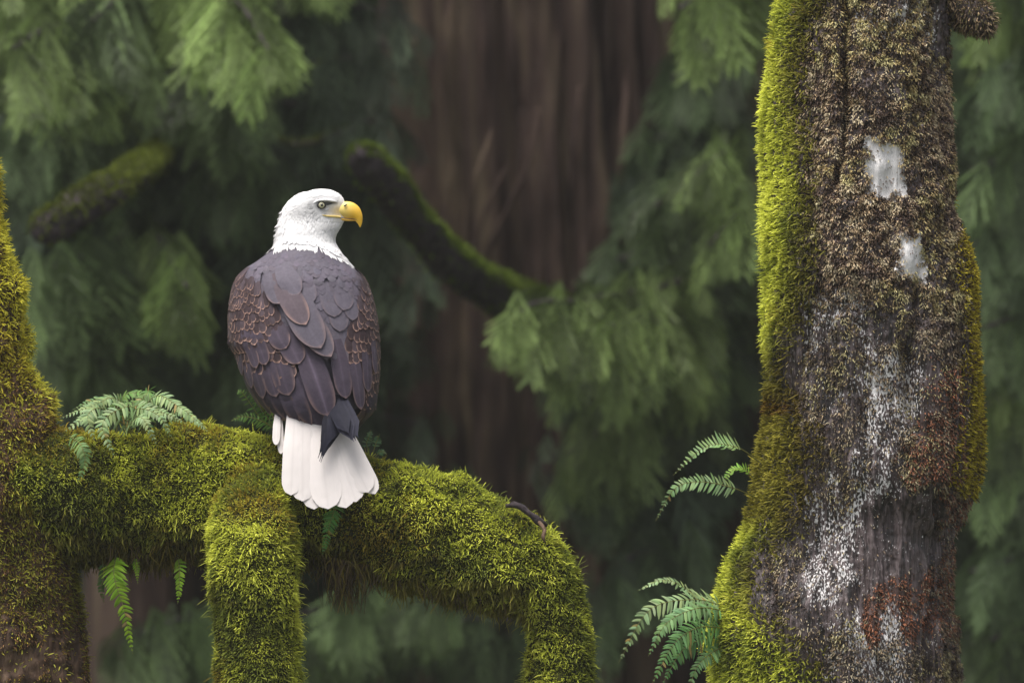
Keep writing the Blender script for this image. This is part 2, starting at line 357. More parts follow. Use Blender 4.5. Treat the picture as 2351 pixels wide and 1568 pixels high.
def alder_fn(G, a):
    x, y = proj(G); fr = smooth(-G[..., 1], -.1, .0)
    g = (fbm(G * np.array([26, 26, 2.6]), 4, 61) - .5) * (.026 + .030 * smooth(y, 700, 900)) + (fbm(G * np.array([80, 80, 6]), 2, 66) - .5) * .014 * smooth(y, 700, 900)
    g += (fbm(G * np.array([9, 9, 5]), 3, 62) - .5) * .035
    # furrows that run down the front
    for pts, wd, dp in (([(0, 1945), (120, 1938), (250, 1940), (420, 1925)], 10, .030), ([(0, 2150), (160, 2165), (330, 2180)], 26, .016),
                        ([(560, 2120), (680, 2110), (800, 2090), (1000, 2100)], 14, .018), ([(1150, 2150), (1300, 2140), (1568, 2135)], 9, .03), ([(1180, 1770), (1300, 1760), (1420, 1780)], 12, .02), ([(700, 1850), (950, 1830), (1150, 1850)], 8, .014)):
        pts = np.array(pts, float); cx = np.interp(y, pts[:, 0], pts[:, 1]) + (fbm(np.stack([y * .02, y * 0, y * 0], -1), 2, 5) - .5) * 14
        g -= 1.5 * dp * np.exp(-((x - cx) / wd) ** 2) * fr * smooth(y, pts[0, 0] - 40, pts[0, 0] + 20) * (1 - smooth(y, pts[-1, 0] - 20, pts[-1, 0] + 40))
    g += (fbm(G * np.array([75, 75, 60]), 2, 64) - .5) * .024 * (1 - .75 * smooth(y, 700, 850)) * (1 - .9 * np.clip(box(x, y, 1978, 2082, 338, 445, 10) + box(x, y, 2066, 2118, 535, 645, 10), 0, 1))
    g += .020 * box(x, y, 1800, 2200, 440, 640, 60) * fr + .012 * box(x, y, 2080, 2200, 620, 1100, 40)
    return g
Ga, Na = tube(pth, 1000, 420, 0, fn=alder_fn)
def lichen_mask(G):
    x, y = proj(G); fr = smooth(-G[..., 1], -.12, -.02)
    big = fbm(G * np.array([24, 24, 5]), 3, 71)
    w = 1.75 * box(x, y, 1978, 2082, 338, 445, 10) + 1.75 * box(x, y, 2066, 2118, 535, 645, 10) + .30 * box(x, y, 1860, 2010, 660, 780, 25) + .24 * box(x, y, 1960, 2090, 800, 1180, 30)
    w += .28 * box(x, y, 1850, 1975, 1120, 1360, 30) + .32 * box(x, y, 1930, 2080, 1420, 1600, 40) + .4 * box(x, y, 1960, 2120, 0, 90, 30) + .12 * box(x, y, 1850, 2100, 780, 960, 40)
    w += .27
    lich = np.clip(w * (.62 + .76 * big), 0, 1.3) * fr + .3 * (1 - fr) * big
    rust = np.clip(.32 * box(x, y, 2140, 2230, 1180, 1480, 18) + .7 * box(x, y, 1990, 2140, 1350, 1430, 18) + .5 * box(x, y, 2120, 2220, 860, 1100, 25), 0, 1) * smooth(big, .35, .6) * .8
    return np.stack([lich, rust, lich * 0], -1)
atr = skin('trunk', Ga, M_alder, alder, mask=lichen_mask(Ga))
p, n = sample(Ga, Na, 120000); x, y = proj(p)
keep = ((y > -90) & (y < 1660)); p, n, x, y = p[keep], n[keep], x[keep], y[keep]
front = p[:, 1] < .12
b1 = fbm(p * np.array([16, 16, 12]), 3, 81); b2 = fbm(p * 45, 2, 82); rr = rng.random(len(p))
gl = np.interp(y, [0, 150, 300, 420, 600, 750, 850, 930, 1050, 1150, 1230, 1300, 1390, 1440, 1500, 1568], [1885, 1830, 1850, 1868, 1850, 1825, 1800, 1840, 1878, 1850, 1790, 1735, 1740, 1790, 1850, 1905])
lefte = np.interp(y, le[:, 0], le[:, 1]); gl = lefte + (gl - lefte) * 1.0
gr = np.interp(y, [0, 450, 520, 700, 900, 1050, 1120, 1200, 1568], [2400, 2400, 2206, 2215, 2222, 2215, 2190, 2330, 2330])
wob = (b1 - .5) * 120 + (rr - .5) * 75
green = (x + wob < gl) & front | (~front & (x < 1900))
rgreen = (x - wob * .5 > gr) | (~front & (x > 2050) & (y > 450) & (y < 1130))
# ---- green moss on the left side
s = green & (rng.random(len(p)) < .31 * np.where(front, 1, .5) * np.where((y > 760) & (y < 880), .6, 1)); pp, nn, yy, xx = p[s], n[s], y[s], x[s]
c = moss_colour(pp, 5, -.1)
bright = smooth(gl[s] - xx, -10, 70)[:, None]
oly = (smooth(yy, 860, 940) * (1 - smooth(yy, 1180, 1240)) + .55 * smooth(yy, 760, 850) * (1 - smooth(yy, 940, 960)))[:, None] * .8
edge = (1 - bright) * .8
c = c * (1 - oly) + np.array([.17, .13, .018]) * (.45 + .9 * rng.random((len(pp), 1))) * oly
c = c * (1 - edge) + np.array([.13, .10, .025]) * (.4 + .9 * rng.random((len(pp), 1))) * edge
L = (.016 + .016 * rng.random(len(pp))) * (.6 + .9 * fbm(pp * 18, 2, 7))
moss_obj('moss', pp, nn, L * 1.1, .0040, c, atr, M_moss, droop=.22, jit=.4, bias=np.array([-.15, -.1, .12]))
# ---- yellow green moss along the right side
s = rgreen & ~green & (rng.random(len(p)) < .5); pp, nn = p[s], n[s]
kk = rng.random((len(pp), 1))
c = np.where(kk < .68, np.array([.48, .40, .04]), np.array([.13, .09, .025])) * (.5 + .8 * rng.random((len(pp), 1)))
moss_obj('moss', pp, nn, (.012 + .014 * rng.random(len(pp))), .0040, c, atr, M_moss, droop=.2, jit=.45)
# ---- short brown moss and crusty lichen over the face
den = .95 * (1 - smooth(y, 620, 760)) + .05 * smooth(y, 600, 760)
den = np.maximum(den, .9 * box(x, y, 2075, 2230, 640, 1110, 30)); den = np.maximum(den, .55 * box(x, y, 1780, 1960, 900, 1130, 60)); den = np.maximum(den, .75 * box(x, y, 2140, 2230, 1120, 1600, 20))
den = np.maximum(den, .7 * box(x, y, 1990, 2140, 1340, 1440, 20)); den = np.maximum(den, .40 * box(x, y, 1850, 2130, 1450, 1600, 40)); den = np.maximum(den, .35 * box(x, y, 1760, 1860, 1250, 1460, 30)); den = np.maximum(den, .45 * box(x, y, 1850, 2080, 760, 860, 30))
den *= 1 - .97 * box(x, y, 2112, 2190, -60, 115, 14); den *= 1 - .97 * box(x, y, 1982, 2078, 342, 440, 10); den *= 1 - .95 * box(x, y, 2068, 2116, 540, 640, 10)
den *= 1 - .9 * box(x, y, 1960, 2130, 1120, 1330, 25); den *= 1 - .6 * box(x, y, 1925, 1952, 0, 400, 8); den *= 1 - .75 * box(x, y, 2080, 2140, 800, 1020, 20)
clump = smooth(b1 * .6 + b2 * .4, .33, .52); 
s = ~green & ~rgreen & (rng.random(len(p)) < den * (.25 + .75 * clump)) & front; pp, nn, xx, yy = p[s], n[s], x[s], y[s]
m_ = len(pp); r1 = np.clip((fbm(pp * np.array([48, 48, 80]), 2, 95)[:, None] - .5) * 2.9 + .5 + (rng.random((m_, 1)) - .5) * .35, 0, .999); bb = fbm(pp * 9, 3, 91)[:, None]
tan_, dk, oly_, pale, red = np.array([.44, .31, .18]), np.array([.060, .034, .022]), np.array([.20, .165, .05]), np.array([.52, .43, .28]), np.array([.20, .07, .03])
c = ramp(r1[:, 0], [(0, dk), (.3, dk * 1.5), (.48, tan_ * .75), (.65, tan_), (.85, pale * .8), (1, pale)]); ow = smooth(bb, .46, .6) * .6; c = c * (1 - ow) + c * ow * np.array([.95, 1.05, .55])
c = c * (1 - .38 * smooth(yy, 620, 780))[:, None]; rm = np.clip(.4 * box(xx, yy, 2135, 2240, 1130, 1480, 22) + .85 * box(xx, yy, 1985, 2140, 1335, 1440, 18) + .5 * box(xx, yy, 2100, 2230, 830, 1100, 25), 0, 1)
c = np.where((rng.random(m_) < rm)[:, None], red * (.5 + rng.random((m_, 1))), c)
c = c * (.8 + .4 * rng.random((m_, 1)))
moss_obj('brown_moss', pp, nn, (.008 + .010 * rng.random(m_)) * (.7 + .7 * fbm(pp * 22, 2, 3)), .0034, c, atr, M_brownmoss, out=.7, jit=.5, droop=.9, tipmul=1.2, basemul=.7, flat=.4, bias=np.array([0, -.1, .25]))
# white crust flecks
s = front & ~green & ~rgreen; lm = lichen_mask(p)[:, 0]; s &= rng.random(len(p)) < smooth(lm, .45, 1.0) * .10 * smooth(b2, .42, .6); pp, nn = p[s], n[s]
moss_obj('lichen', pp, nn, .003 + .005 * rng.random(len(pp)), .004, np.array([.56, .54, .55]) * (.45 + .65 * rng.random((len(pp), 1))), atr, M_brownmoss, out=.35, jit=.8, droop=.1, tipmul=1.1, basemul=.8)
# stub of a side branch at the top right, shaggy with brown moss
Gs, Ns = tube(rows([(2150, -20, .1, 46), (2210, 20, .1, 42), (2245, 45, .08, 40), (2262, 68, .07, 24), (2266, 84, .07, 6)]), 50, 40, .008, 20, 3)
stub = skin('branch', Gs, M_alder, alder, mask=np.zeros(Gs.shape))
Gs2, Ns2 = tube(rows([(2170, 20, .12, 40), (2240, -60, .14, 44), (2290, -200, .16, 40), (2330, -420, .18, 30), (2370, -700, .2, 8)]), 60, 32, .008, 20, 4)
stub2 = skin('branch', Gs2, M_alder, alder, mask=np.zeros(Gs2.shape))
for G_, N_, par in ((Gs, Ns, stub), (Gs2, Ns2, stub2)):
    p, n = sample(G_, N_, 60000); r1 = rng.random((len(p), 1))
    c = np.where(r1 < .4, tan_, np.where(r1 < .7, dk, oly_ * .8)) * (.5 + .7 * rng.random((len(p), 1)))
    moss_obj('brown_moss', p, n, .012 + .016 * rng.random(len(p)), .003, c, par, M_brownmoss, out=.8, jit=.6, droop=.6, tipmul=1.3, basemul=.6)

# ------------------------------------------------------------------ ferns
def frond(parent, pts, width, npin, face=(0, -1, 0), bare=.12, col=(.10, .20, .05), curl=.25, label=None, asym=1.0, pw=1.0, seed=0):
    """one fern frond: rachis through pts, leaflets (pinnae) in pairs lying across the face direction"""
    rd = random.Random(seed); n = 60; npin = int(npin * 1.3)
    C = catmull(np.array(pts), n); T = nrm(np.gradient(C, axis=0)); L = np.linalg.norm(np.diff(C, axis=0), axis=1).sum()
    mb = MB(); col = np.array(col)
    r = np.linspace(.0018, .0005, n)[:, None]; G, _ = tube(np.hstack([C, r]), n, 5)
    mb.add(G.reshape(-1, 3), grid_faces(n, 5), np.array([.20, .20, .06]))
    face = np.array(face, float)
    for k in range(npin):
        t = bare + (1 - bare) * (k + .3) / npin; i = min(int(t * (n - 1)), n - 2); u = (t - bare) / (1 - bare)
        prof = min(1, .55 + u * 3.2) * (1 - u) ** .75 if u > .12 else .6 + u * 2.5
        prof = max(prof, .05)
        for sgn in (-1, 1):
            tt = T[i]; s = np.cross(tt, face); s = s / (np.linalg.norm(s) + 1e-9) * sgn
            nn = np.cross(s, tt) * sgn
            ln = width * prof * rd.uniform(.8, 1.12) * (asym if sgn > 0 else 1)
            d = s * math.cos(.42) + tt * (math.sin(.42) + rd.uniform(-.14, .14)) + nn * rd.uniform(-.28, .28); d /= np.linalg.norm(d)
            wv = np.cross(nn, d); wv /= np.linalg.norm(wv) + 1e-9
            hw = min(L / npin * .33, ln * .35) * pw
            base = C[i] + tt * rd.uniform(-.001, .001); m = 5
            V = []; ts = np.linspace(0, 1, m)
            for q in ts:
                w_ = hw * (.75 + .5 * q) * (1 - q ** 3) + .0002
                pt = base + d * ln * q - nn * 0 + np.array([0, 0, -1]) * curl * ln * q * q + tt * ln * .10 * q * q
                V += [pt - wv * w_, pt + nn * w_ * .25, pt + wv * w_]
            F = []
            for q in range(m - 1):
                for z in (0, 1): F.append([q * 3 + z, q * 3 + z + 1, (q + 1) * 3 + z + 1, (q + 1) * 3 + z])
            cc = (col if rd.random() > .02 else np.array([.30, .24, .08])) * rd.uniform(.7, 1.3) * np.array([rd.uniform(.9, 1.15), 1, rd.uniform(.85, 1.15)])
            mb.add(V, F, cc)
    o = mb.build('frond', M_fern, parent)
    return o
PALE, GRN, BRT = (.25, .36, .16), (.13, .25, .06), (.22, .38, .02)
def fern(label, loc, fr, group='ferns growing from the moss'):
    t = thing('fern', label, 'fern', loc, group)
    for k, f in enumerate(fr):
        pts, wd, npn, face, cl = f[:5]; kw = f[5] if len(f) > 5 else {}
        frond(t, [Q(*q) for q in pts], wd, npn, face, col=cl, seed=hash(label) % 1000 * 0 + k + len(label) * 7, **kw)
    return t
up = (0, -.5, .85); fw = (0, -1, .1); sd_ = (.2, -.9, .4)
cl = []
for a, b_, c_, d_, w_, n__, fc, cc_, br_ in (
    ((330, 975, .0), (270, 905, -.08), (200, 915, -.14), (125, 940, -.16), .044, 18, (0, -.75, .7), PALE, .2),
    ((300, 975, -.04), (235, 925, -.14), (195, 945, -.2), (212, 1000, -.22), .050, 15, (0, -.9, .45), PALE, .1),
    ((330, 980, -.04), (290, 925, -.15), (250, 950, -.21), (262, 1035, -.23), .048, 17, (0, -.9, .45), PALE, .12),
    ((290, 975, .0), (340, 900, -.06), (405, 915, -.12), (478, 972, -.15), .048, 20, (0, -.75, .7), PALE, .12),
    ((290, 975, .05), (330, 895, .0), (300, 905, -.04), (215, 922, -.06), .040, 16, (0, -.7, .7), GRN, .2),
    ((260, 975, .08), (280, 905, .06), (340, 895, .04), (425, 935, .02), .040, 18, (0, -.6, .8), GRN, .15),
    ((330, 980, -.06), (325, 930, -.15), (360, 945, -.20), (395, 998, -.21), .042, 14, (0, -.85, .5), PALE, .1),
    ((270, 985, -.06), (300, 945, -.16), (335, 960, -.21), (352, 1012, -.22), .040, 14, (0, -.85, .5), PALE, .1),
    ((250, 985, -.02), (215, 950, -.12), (180, 945, -.16), (148, 972, -.18), .038, 13, (0, -.8, .6), PALE, .1),
    ((360, 985, .0), (400, 935, -.06), (440, 940, -.08), (488, 972, -.10), .036, 15, (0, -.8, .6), PALE, .1),
    ((300, 985, -.02), (320, 925, -.1), (370, 925, -.14), (440, 965, -.16), .040, 17, (0, -.85, .5), PALE, .1),
    ((300, 985, .0), (260, 915, -.04), (225, 905, -.06), (160, 935, -.1), .040, 16, (0, -.7, .7), (.15, .27, .10), .1),
    ((320, 985, .02), (350, 910, .0), (390, 905, -.02), (450, 945, -.05), .038, 16, (0, -.7, .7), (.15, .27, .10), .1)):
    rj = random.uniform; a, b_, c_, d_ = [(v[0] + rj(-14, 14), v[1] + 12 + rj(-9, 9) + (0 if i_ else 8), v[2]) for i_, v in enumerate((a, b_, c_, d_))]
    cl.append(([a, b_, c_, d_], w_ * rj(.75, 1.05), n__, fc, cc_, {'bare': br_, 'pw': .85}))
fern('wide clump of pale ferns arching over the left end of the bough beside the trunk', Q(300, 1000, 0), cl)
fern('single pale fern frond hanging in front of the fork of the trunk and bough', Q(160, 1010, -.1), [
    ([(160, 1000, -.12), (185, 1020, -.2), (195, 1060, -.21), (175, 1115, -.21)], .034, 14, fw, (.16, .27, .09), {'bare': .02})])
fern('wispy little fern sticking out behind the left wing tip of the eagle', Q(600, 985, .1), [
    ([(640, 985, .12), (600, 960, .12), (560, 905, .1), (545, 895, .1)], .030, 12, (0, -1, .3), GRN, {'pw': .6}),
    ([(640, 1000, .12), (610, 950, .12), (590, 915, .1), (570, 888, .1)], .034, 12, (0, -1, .3), GRN, {'pw': .6}),
    ([(640, 990, .1), (600, 965, .1), (560, 955, .1), (530, 965, .1)], .028, 11, (0, -1, .3), GRN, {'pw': .6}),
    ([(640, 990, .12), (620, 940, .14), (600, 915, .14), (592, 895, .14)], .030, 11, (0, -1, .3), GRN, {'pw': .6})])
fern('tiny fern sprig with round leaflets to the right of the white tail', Q(850, 1050, .1), [
    ([(850, 1060, .12), (842, 1020, .12), (848, 1000, .1), (852, 985, .1)], .020, 8, (0, -1, .2), (.15, .25, .13), {'pw': .8, 'bare': .3}),
    ([(850, 1060, .12), (862, 1020, .12), (868, 1005, .12), (872, 995, .1)], .018, 8, (0, -1, .2), (.13, .23, .11), {'pw': .8, 'bare': .3}),
    ([(850, 1060, .12), (868, 1040, .12), (878, 1035, .12), (888, 1042, .1)], .014, 7, (0, -1, .2), (.13, .23, .11), {'pw': .7, 'bare': .3})])
fern('small green fern frond hanging straight down right below the white tail', Q(760, 1160, -.1), [
    ([(765, 1130, -.08), (768, 1165, -.13), (755, 1210, -.15), (740, 1275, -.15)], .040, 20, (.1, -1, .1), (.10, .25, .05), {'bare': .08, 'curl': .1})])
fern('bright green pointed fern hanging longest under the left of the bough', Q(265, 1300, .0), [
    ([(268, 1270, -.02), (262, 1320, -.07), (285, 1400, -.08), (305, 1500, -.08)], .052, 21, (-.35, -1, .1), BRT, {'bare': .06, 'curl': .15, 'pw': 1.15}),
    ([(235, 1280, .0), (238, 1320, -.01), (232, 1350, -.01), (240, 1385, -.01)], .022, 9, fw, (.07, .14, .03), {'curl': .1})])
fern('very small green fern tip just right of the long hanging frond', Q(315, 1290, 0), [
    ([(308, 1275, -.02), (312, 1295, -.04), (315, 1315, -.05), (316, 1340, -.05)], .016, 9, (-.5, -1, .1), BRT, {'curl': .1})])
fern('short green fern frond hanging under the bough close to the mossy hanging limb', Q(410, 1290, 0), [
    ([(408, 1270, -.02), (412, 1305, -.05), (412, 1345, -.06), (408, 1385, -.06)], .026, 11, (-.3, -1, .1), BRT, {'curl': .1})])
fern('thin arching fern fronds, upper of two ferns on the thick lichened trunk', Q(1735, 1050, .05), [
    ([(1745, 1060, .02), (1690, 1025, -.04), (1620, 1025, -.06), (1545, 1090, -.06)], .040, 17, (.15, -.7, .7), (.22, .34, .13), {'bare': .28, 'curl': -.35, 'pw': .75}),
    ([(1735, 1140, .02), (1680, 1118, -.04), (1610, 1105, -.06), (1550, 1120, -.06), (1505, 1195, -.06)], .040, 22, (.1, -.9, .45), (.22, .34, .14), {'bare': .22, 'curl': .1, 'pw': .75}),
    ([(1730, 1095, .03), (1705, 1075, .02), (1680, 1080, .02), (1655, 1112, .0)], .028, 12, (.1, -.5, .8), (.18, .34, .04), {'bare': .15, 'curl': -.1})])
fern('full clump of drooping pale ferns low on the thick lichened trunk', Q(1655, 1400, .05), [
    ([(1665, 1395, .05), (1600, 1365, .0), (1530, 1330, -.04), (1462, 1355, -.06)], .034, 20, (.1, -.5, .85), PALE, {'bare': .2, 'curl': .1}),
    ([(1665, 1390, .02), (1590, 1375, -.05), (1490, 1400, -.1), (1420, 1520, -.12)], .060, 26, (.2, -.8, .6), PALE, {'bare': .06}),
    ([(1665, 1400, .0), (1600, 1395, -.1), (1530, 1430, -.14), (1488, 1505, -.15)], .048, 19, (.2, -.8, .6), (.17, .31, .12), {'bare': .06}),
    ([(1665, 1440, .0), (1600, 1440, -.08), (1545, 1480, -.12), (1497, 1568, -.14)], .058, 22, (.2, -.9, .5), (.15, .31, .10), {'bare': .06}),
    ([(1665, 1420, .04), (1610, 1400, .0), (1550, 1410, .0), (1500, 1460, .0)], .046, 19, (.1, -.8, .6), (.13, .27, .09), {'bare': .06}),
    ([(1665, 1480, .0), (1630, 1500, -.05), (1600, 1530, -.08), (1575, 1600, -.1)], .036, 15, (.2, -.9, .5), (.17, .31, .12), {'bare': .1}),
    ([(1665, 1460, .0), (1600, 1470, -.04), (1560, 1500, -.06), (1520, 1570, -.08)], .050, 18, (.3, -.9, .4), (.11, .24, .08), {'bare': .06})])

# broken dead twig lying on the bend of the bough
twig = thing('dead_twig', 'broken dark dead twig lying on top of the bend of the bough', 'twig', Q(1210, 1190, -.02))
G_, _ = tube(rows([(1163, 1160, -.03, 4), (1190, 1160, -.05, 8), (1215, 1178, -.06, 7), (1238, 1196, -.06, 10), (1256, 1206, -.05, 3)]), 40, 9, .003, 60, 8); skin('stick', G_, M_darkbark, twig)
G_, _ = tube(rows([(1238, 1198, -.07, 5), (1250, 1215, -.1, 4), (1247, 1232, -.12, 4), (1253, 1248, -.12, 1)]), 20, 7, .002, 60, 9); skin('offshoot', G_, M_maple, twig)
G_, _ = tube(rows([(1165, 1160, -.03, 2), (1180, 1152, -.03, 3), (1200, 1160, -.05, 2)]), 14, 6, .001, 60, 9); skin('offshoot', G_, M_darkbark, twig)

# ------------------------------------------------------------------ cedars behind
def spray_template(seed):
    rd = random.Random(seed); q = []      # segments: (x0,z0,x1,z1,width)
    n = 6
    for k in range(n):
        t = .06 + .94 * k / n; prof = math.sin(min(1, t * 2.4 + .45) * math.pi * .5) * (1 - t) ** .62 * .58
        for sg in (-1, 1):
            a = rd.uniform(.45, .8); ln = prof * rd.uniform(.75, 1.15) + .05
            x0, z0 = 0, -t - (.02 if sg > 0 else 0); dx, dz = sg * math.sin(a), -math.cos(a)
            m = max(2, int(ln / .026))
            for j in range(m):
                u = (j + .4) / m; bx, bz = x0 + dx * ln * u, z0 + dz * ln * u - .12 * ln * u * u
                for s2 in (-1, 1):
                    b = math.atan2(dx, -dz) + s2 * rd.uniform(.45, .7); l2 = (.060 * (1 - u * .55)) * rd.uniform(.7, 1.2)
                    q.append((bx, bz, bx + math.sin(b) * l2, bz - math.cos(b) * l2, .026, u))
            q.append((x0, z0, x0 + dx * ln, z0 + dz * ln - .12 * ln, .030, .5))
    q.append((0, 0, 0, -1.04, .022, 0))
    A = np.array(q); d = A[:, 2:4] - A[:, :2]; L = np.linalg.norm(d, axis=1)[:, None]; nrm2 = np.stack([-d[:, 1], d[:, 0]], 1) / L * A[:, 4:5] / 2
    mid = A[:, :2] + d * .55
    pts = np.stack([A[:, :2], mid - nrm2, A[:, 2:4], mid + nrm2], 1)           # diamond
    V = np.zeros((len(A), 4, 3)); V[..., 0] = pts[..., 0]; V[..., 2] = pts[..., 1]
    V[..., 1] = -.18 * V[..., 0] ** 2 - .05 * np.sin(V[..., 2] * 4) + np.array([rd.uniform(-.02, .02) for _ in range(len(A))])[:, None]
    return V, A[:, 5]
TPL = [spray_template(s) for s in range(7)]
CED = [np.array(v) for v in ((.088, .128, .048), (.155, .215, .066), (.068, .100, .043), (.048, .070, .038))]  # greens from lit to shaded fronds, the light by depth put into the colour
def put_sprays(items, name, parent):
    """items: position, length, yaw, tilt (sideways lean of the hanging spray), pitch, colour"""
    Vs, Cs = [], []
    for (pos, ln, yaw, tilt, pitch, colr, ws) in items:
        V, u = TPL[random.randrange(7)]
        V = V * np.array([ln * ws, ln, ln])
        M = np.array(Matrix.Rotation(yaw, 3, 'Z') @ Matrix.Rotation(tilt, 3, 'Y') @ Matrix.Rotation(pitch, 3, 'X'))
        W_ = V.reshape(-1, 3) @ M.T + pos
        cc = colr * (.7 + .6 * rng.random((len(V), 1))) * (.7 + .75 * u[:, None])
        Vs.append(W_); Cs.append(np.repeat(cc, 4, 0))
    V = np.concatenate(Vs); C = np.concatenate(Cs); F = np.arange(len(V)).reshape(-1, 4)
    return mesh_obj(name, V, F, M_cedar, parent, C, False)
def branch(parent, rws, items_n, ln, colr, spread=.35, thick=None, both=True, lean=0, mossy=False, tipbright=.0, name='branch'):
    """rws: x,y,depth,r on the wide view; drooping sprays hang along it"""
    path = rows(rws); n = max(24, len(rws) * 8); G, N_ = tube(path, n, 12, .006, 12, random.randrange(99))
    b = skin(name, G, M_darkbark, parent)
    C = catmull(path, 200); items = []
    items_n = int(items_n * 2.6); ln = ln * .56
    for k in range(items_n):
        t = (k + random.random()) / items_n; i = int(t * 199); c = C[i, :3]
        sz = ln * (.6 + .6 * math.sin(math.pi * min(1, .15 + t * .8))) * random.uniform(.7, 1.2)
        off = np.array([random.uniform(-.05, .05), random.uniform(-spread, spread), random.uniform(-.25 * ln, .1)])
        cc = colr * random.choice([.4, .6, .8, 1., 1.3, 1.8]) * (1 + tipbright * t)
        items.append((c + off, sz, random.uniform(-.9, .9), lean + random.uniform(-.45, .45), random.uniform(-.35, .5), cc, random.uniform(.5, .9)))
    put_sprays(items, 'foliage', b)
    return b

# the great cedar whose fluted trunk fills the middle
big = thing('cedar_tree', 'huge brown fluted cedar trunk blurred behind the eagle, with a mossy broken limb', 'tree', (Q(1250, 0, 7.6)[0], 7.6, 0))
def flutes(G, a):
    z = G[..., 2]; aa = a[None, :] + .10 * np.sin(z * .8) + .25 * (fbm(np.stack([z * .35, a[None] * .5 + z * 0, z * 0], -1), 2, 3) - .5)
    f = .045 * np.sin(aa * 9) + .035 * np.sin(aa * 17 + 1.3 + z * .3) + .022 * np.sin(aa * 37 + z * 1.1)
    return f + (fbm(np.stack([np.cos(aa) * 9, np.sin(aa) * 9, z * 1.6], -1), 4, 13) - .5) * .22
r0 = 335 * sc(7.6)
Gc, Nc = tube(np.array([[Q(1250, 0, 7.6)[0], 7.6, z, r0 * f] for z, f in ((-1, 1.9), (1, 1.45), (3, 1.15), (6, 1.0), (8, .94), (12, .85), (18, .7), (26, .4), (32, .05))]), 500, 260, 0, fn=flutes)
btr = skin('trunk', Gc, M_cedarbark, big)
def bglimb(parent, rws, seed, name='limb', top=(.07, .10, .012)):
    G, N_ = tube(rows(rws), 90, 36, .02, 5, seed); o = skin(name, G, M_darkbark, parent)
    p, n = sample(G, N_, 14000); k = rng.random(len(p)) < smooth(n[:, 2], -.15, .35) * .95 + .05; p, n = p[k], n[k]
    moss_obj('moss', p, n, (.014 + .016 * rng.random(len(p))), .008, np.array(top) * (.4 + 1.1 * fbm(p * 6, 2, 2)[:, None] * (.5 + rng.random((len(p), 1)))), o, M_moss, droop=.3, jit=.6)
    return o
bglimb(big, [(826, 352, 4.7, 10), (832, 362, 4.75, 32), (850, 383, 4.8, 38), (905, 450, 5.0, 42), (960, 525, 5.25, 43), (1030, 600, 5.5, 45), (1110, 658, 5.8, 48), (1200, 700, 6.2, 50), (1290, 735, 6.6, 50), (1380, 770, 7.2, 56)], 5)
# thin pale bark ribs leaning on the trunk
for rws in ([(1240, 250, 6.62, 6), (1215, 360, 6.58, 7), (1170, 470, 6.58, 7), (1110, 600, 6.62, 5)], [(1165, 380, 6.6, 5), (1120, 470, 6.58, 6), (1085, 590, 6.6, 5)], [(1130, 300, 6.6, 6), (1090, 420, 6.5, 6), (1075, 560, 6.6, 5)], [(1330, 200, 6.7, 6), (1310, 400, 6.6, 8), (1315, 640, 6.7, 6)], [(1440, 150, 6.9, 6), (1430, 350, 6.8, 8), (1425, 560, 6.9, 6)]):
    G_, _ = tube(rows(rws), 40, 10, .01, 8, 3); skin('root', G_, M_cedarbark, big)
# long bough sweeping to the left across the trunk, hung with fronds
cG, cB, cD, cX = CED
right = thing('cedar_tree', 'cedar right of the middle with the long low bough of hanging green fronds', 'tree', (Q(1640, 0, 7.5)[0], 7.5, 0), 'cedars standing in the shade behind')
def trunk_at(parent, x, Y, r, seed):
    b = Q(x, 0, Y); G, _ = tube(np.array([[b[0] + .1 * math.sin(z), Y, z, r * f] for z, f in ((-1.5, 1.7), (1, 1.25), (4, 1.05), (8, 1), (14, .75), (22, .3), (26, .02))]), 160, 60, .03, 3, seed, stretch=(2, 2, .3))
    return skin('trunk', G, M_cedarbark, parent)
trunk_at(right, 1700, 7.6, .24, 4)
branch(right, [(1640, 600, 7.2, 12), (1560, 645, 6.2, 9), (1470, 670, 5.8, 8), (1330, 690, 5.4, 7), (1230, 695, 5.1, 5), (1170, 735, 5.0, 2)], 64, .40, cB * .85, .25, lean=.1)
branch(right, [(1640, 740, 7.2, 12), (1560, 740, 6.0, 8), (1430, 740, 5.5, 7), (1290, 800, 5.3, 3)], 60, .44, cB * .85, .3)
branch(right, [(1640, 880, 7.2, 12), (1540, 900, 6.3, 8), (1420, 960, 6.0, 7), (1300, 1040, 5.8, 3)], 46, .42, cB * .75, .3)
branch(right, [(1690, 450, 7.2, 10), (1640, 440, 6.4, 8), (1560, 440, 6.1, 6), (1450, 500, 6.0, 3)], 26, .42, cG * .8, .3)
branch(right, [(1660, 300, 7.2, 10), (1665, 340, 6.0, 8), (1640, 365, 5.3, 6), (1600, 400, 5.0, 3)], 20, .34, cB, .2)
branch(right, [(1700, 380, 7.2, 10), (1700, 470, 6.0, 8), (1680, 500, 5.4, 6), (1630, 560, 5.0, 3)], 22, .34, cB, .2)
branch(right, [(1740, -120, 7.2, 12), (1720, -60, 6.2, 8), (1640, -40, 5.6, 6), (1560, 20, 5.2, 3)], 26, .46, cB * .9, .3)
branch(right, [(1640, 1180, 7.2, 10), (1560, 1230, 6.4, 7), (1430, 1290, 6.0, 5), (1330, 1400, 5.9, 3)], 30, .40, cD, .3)

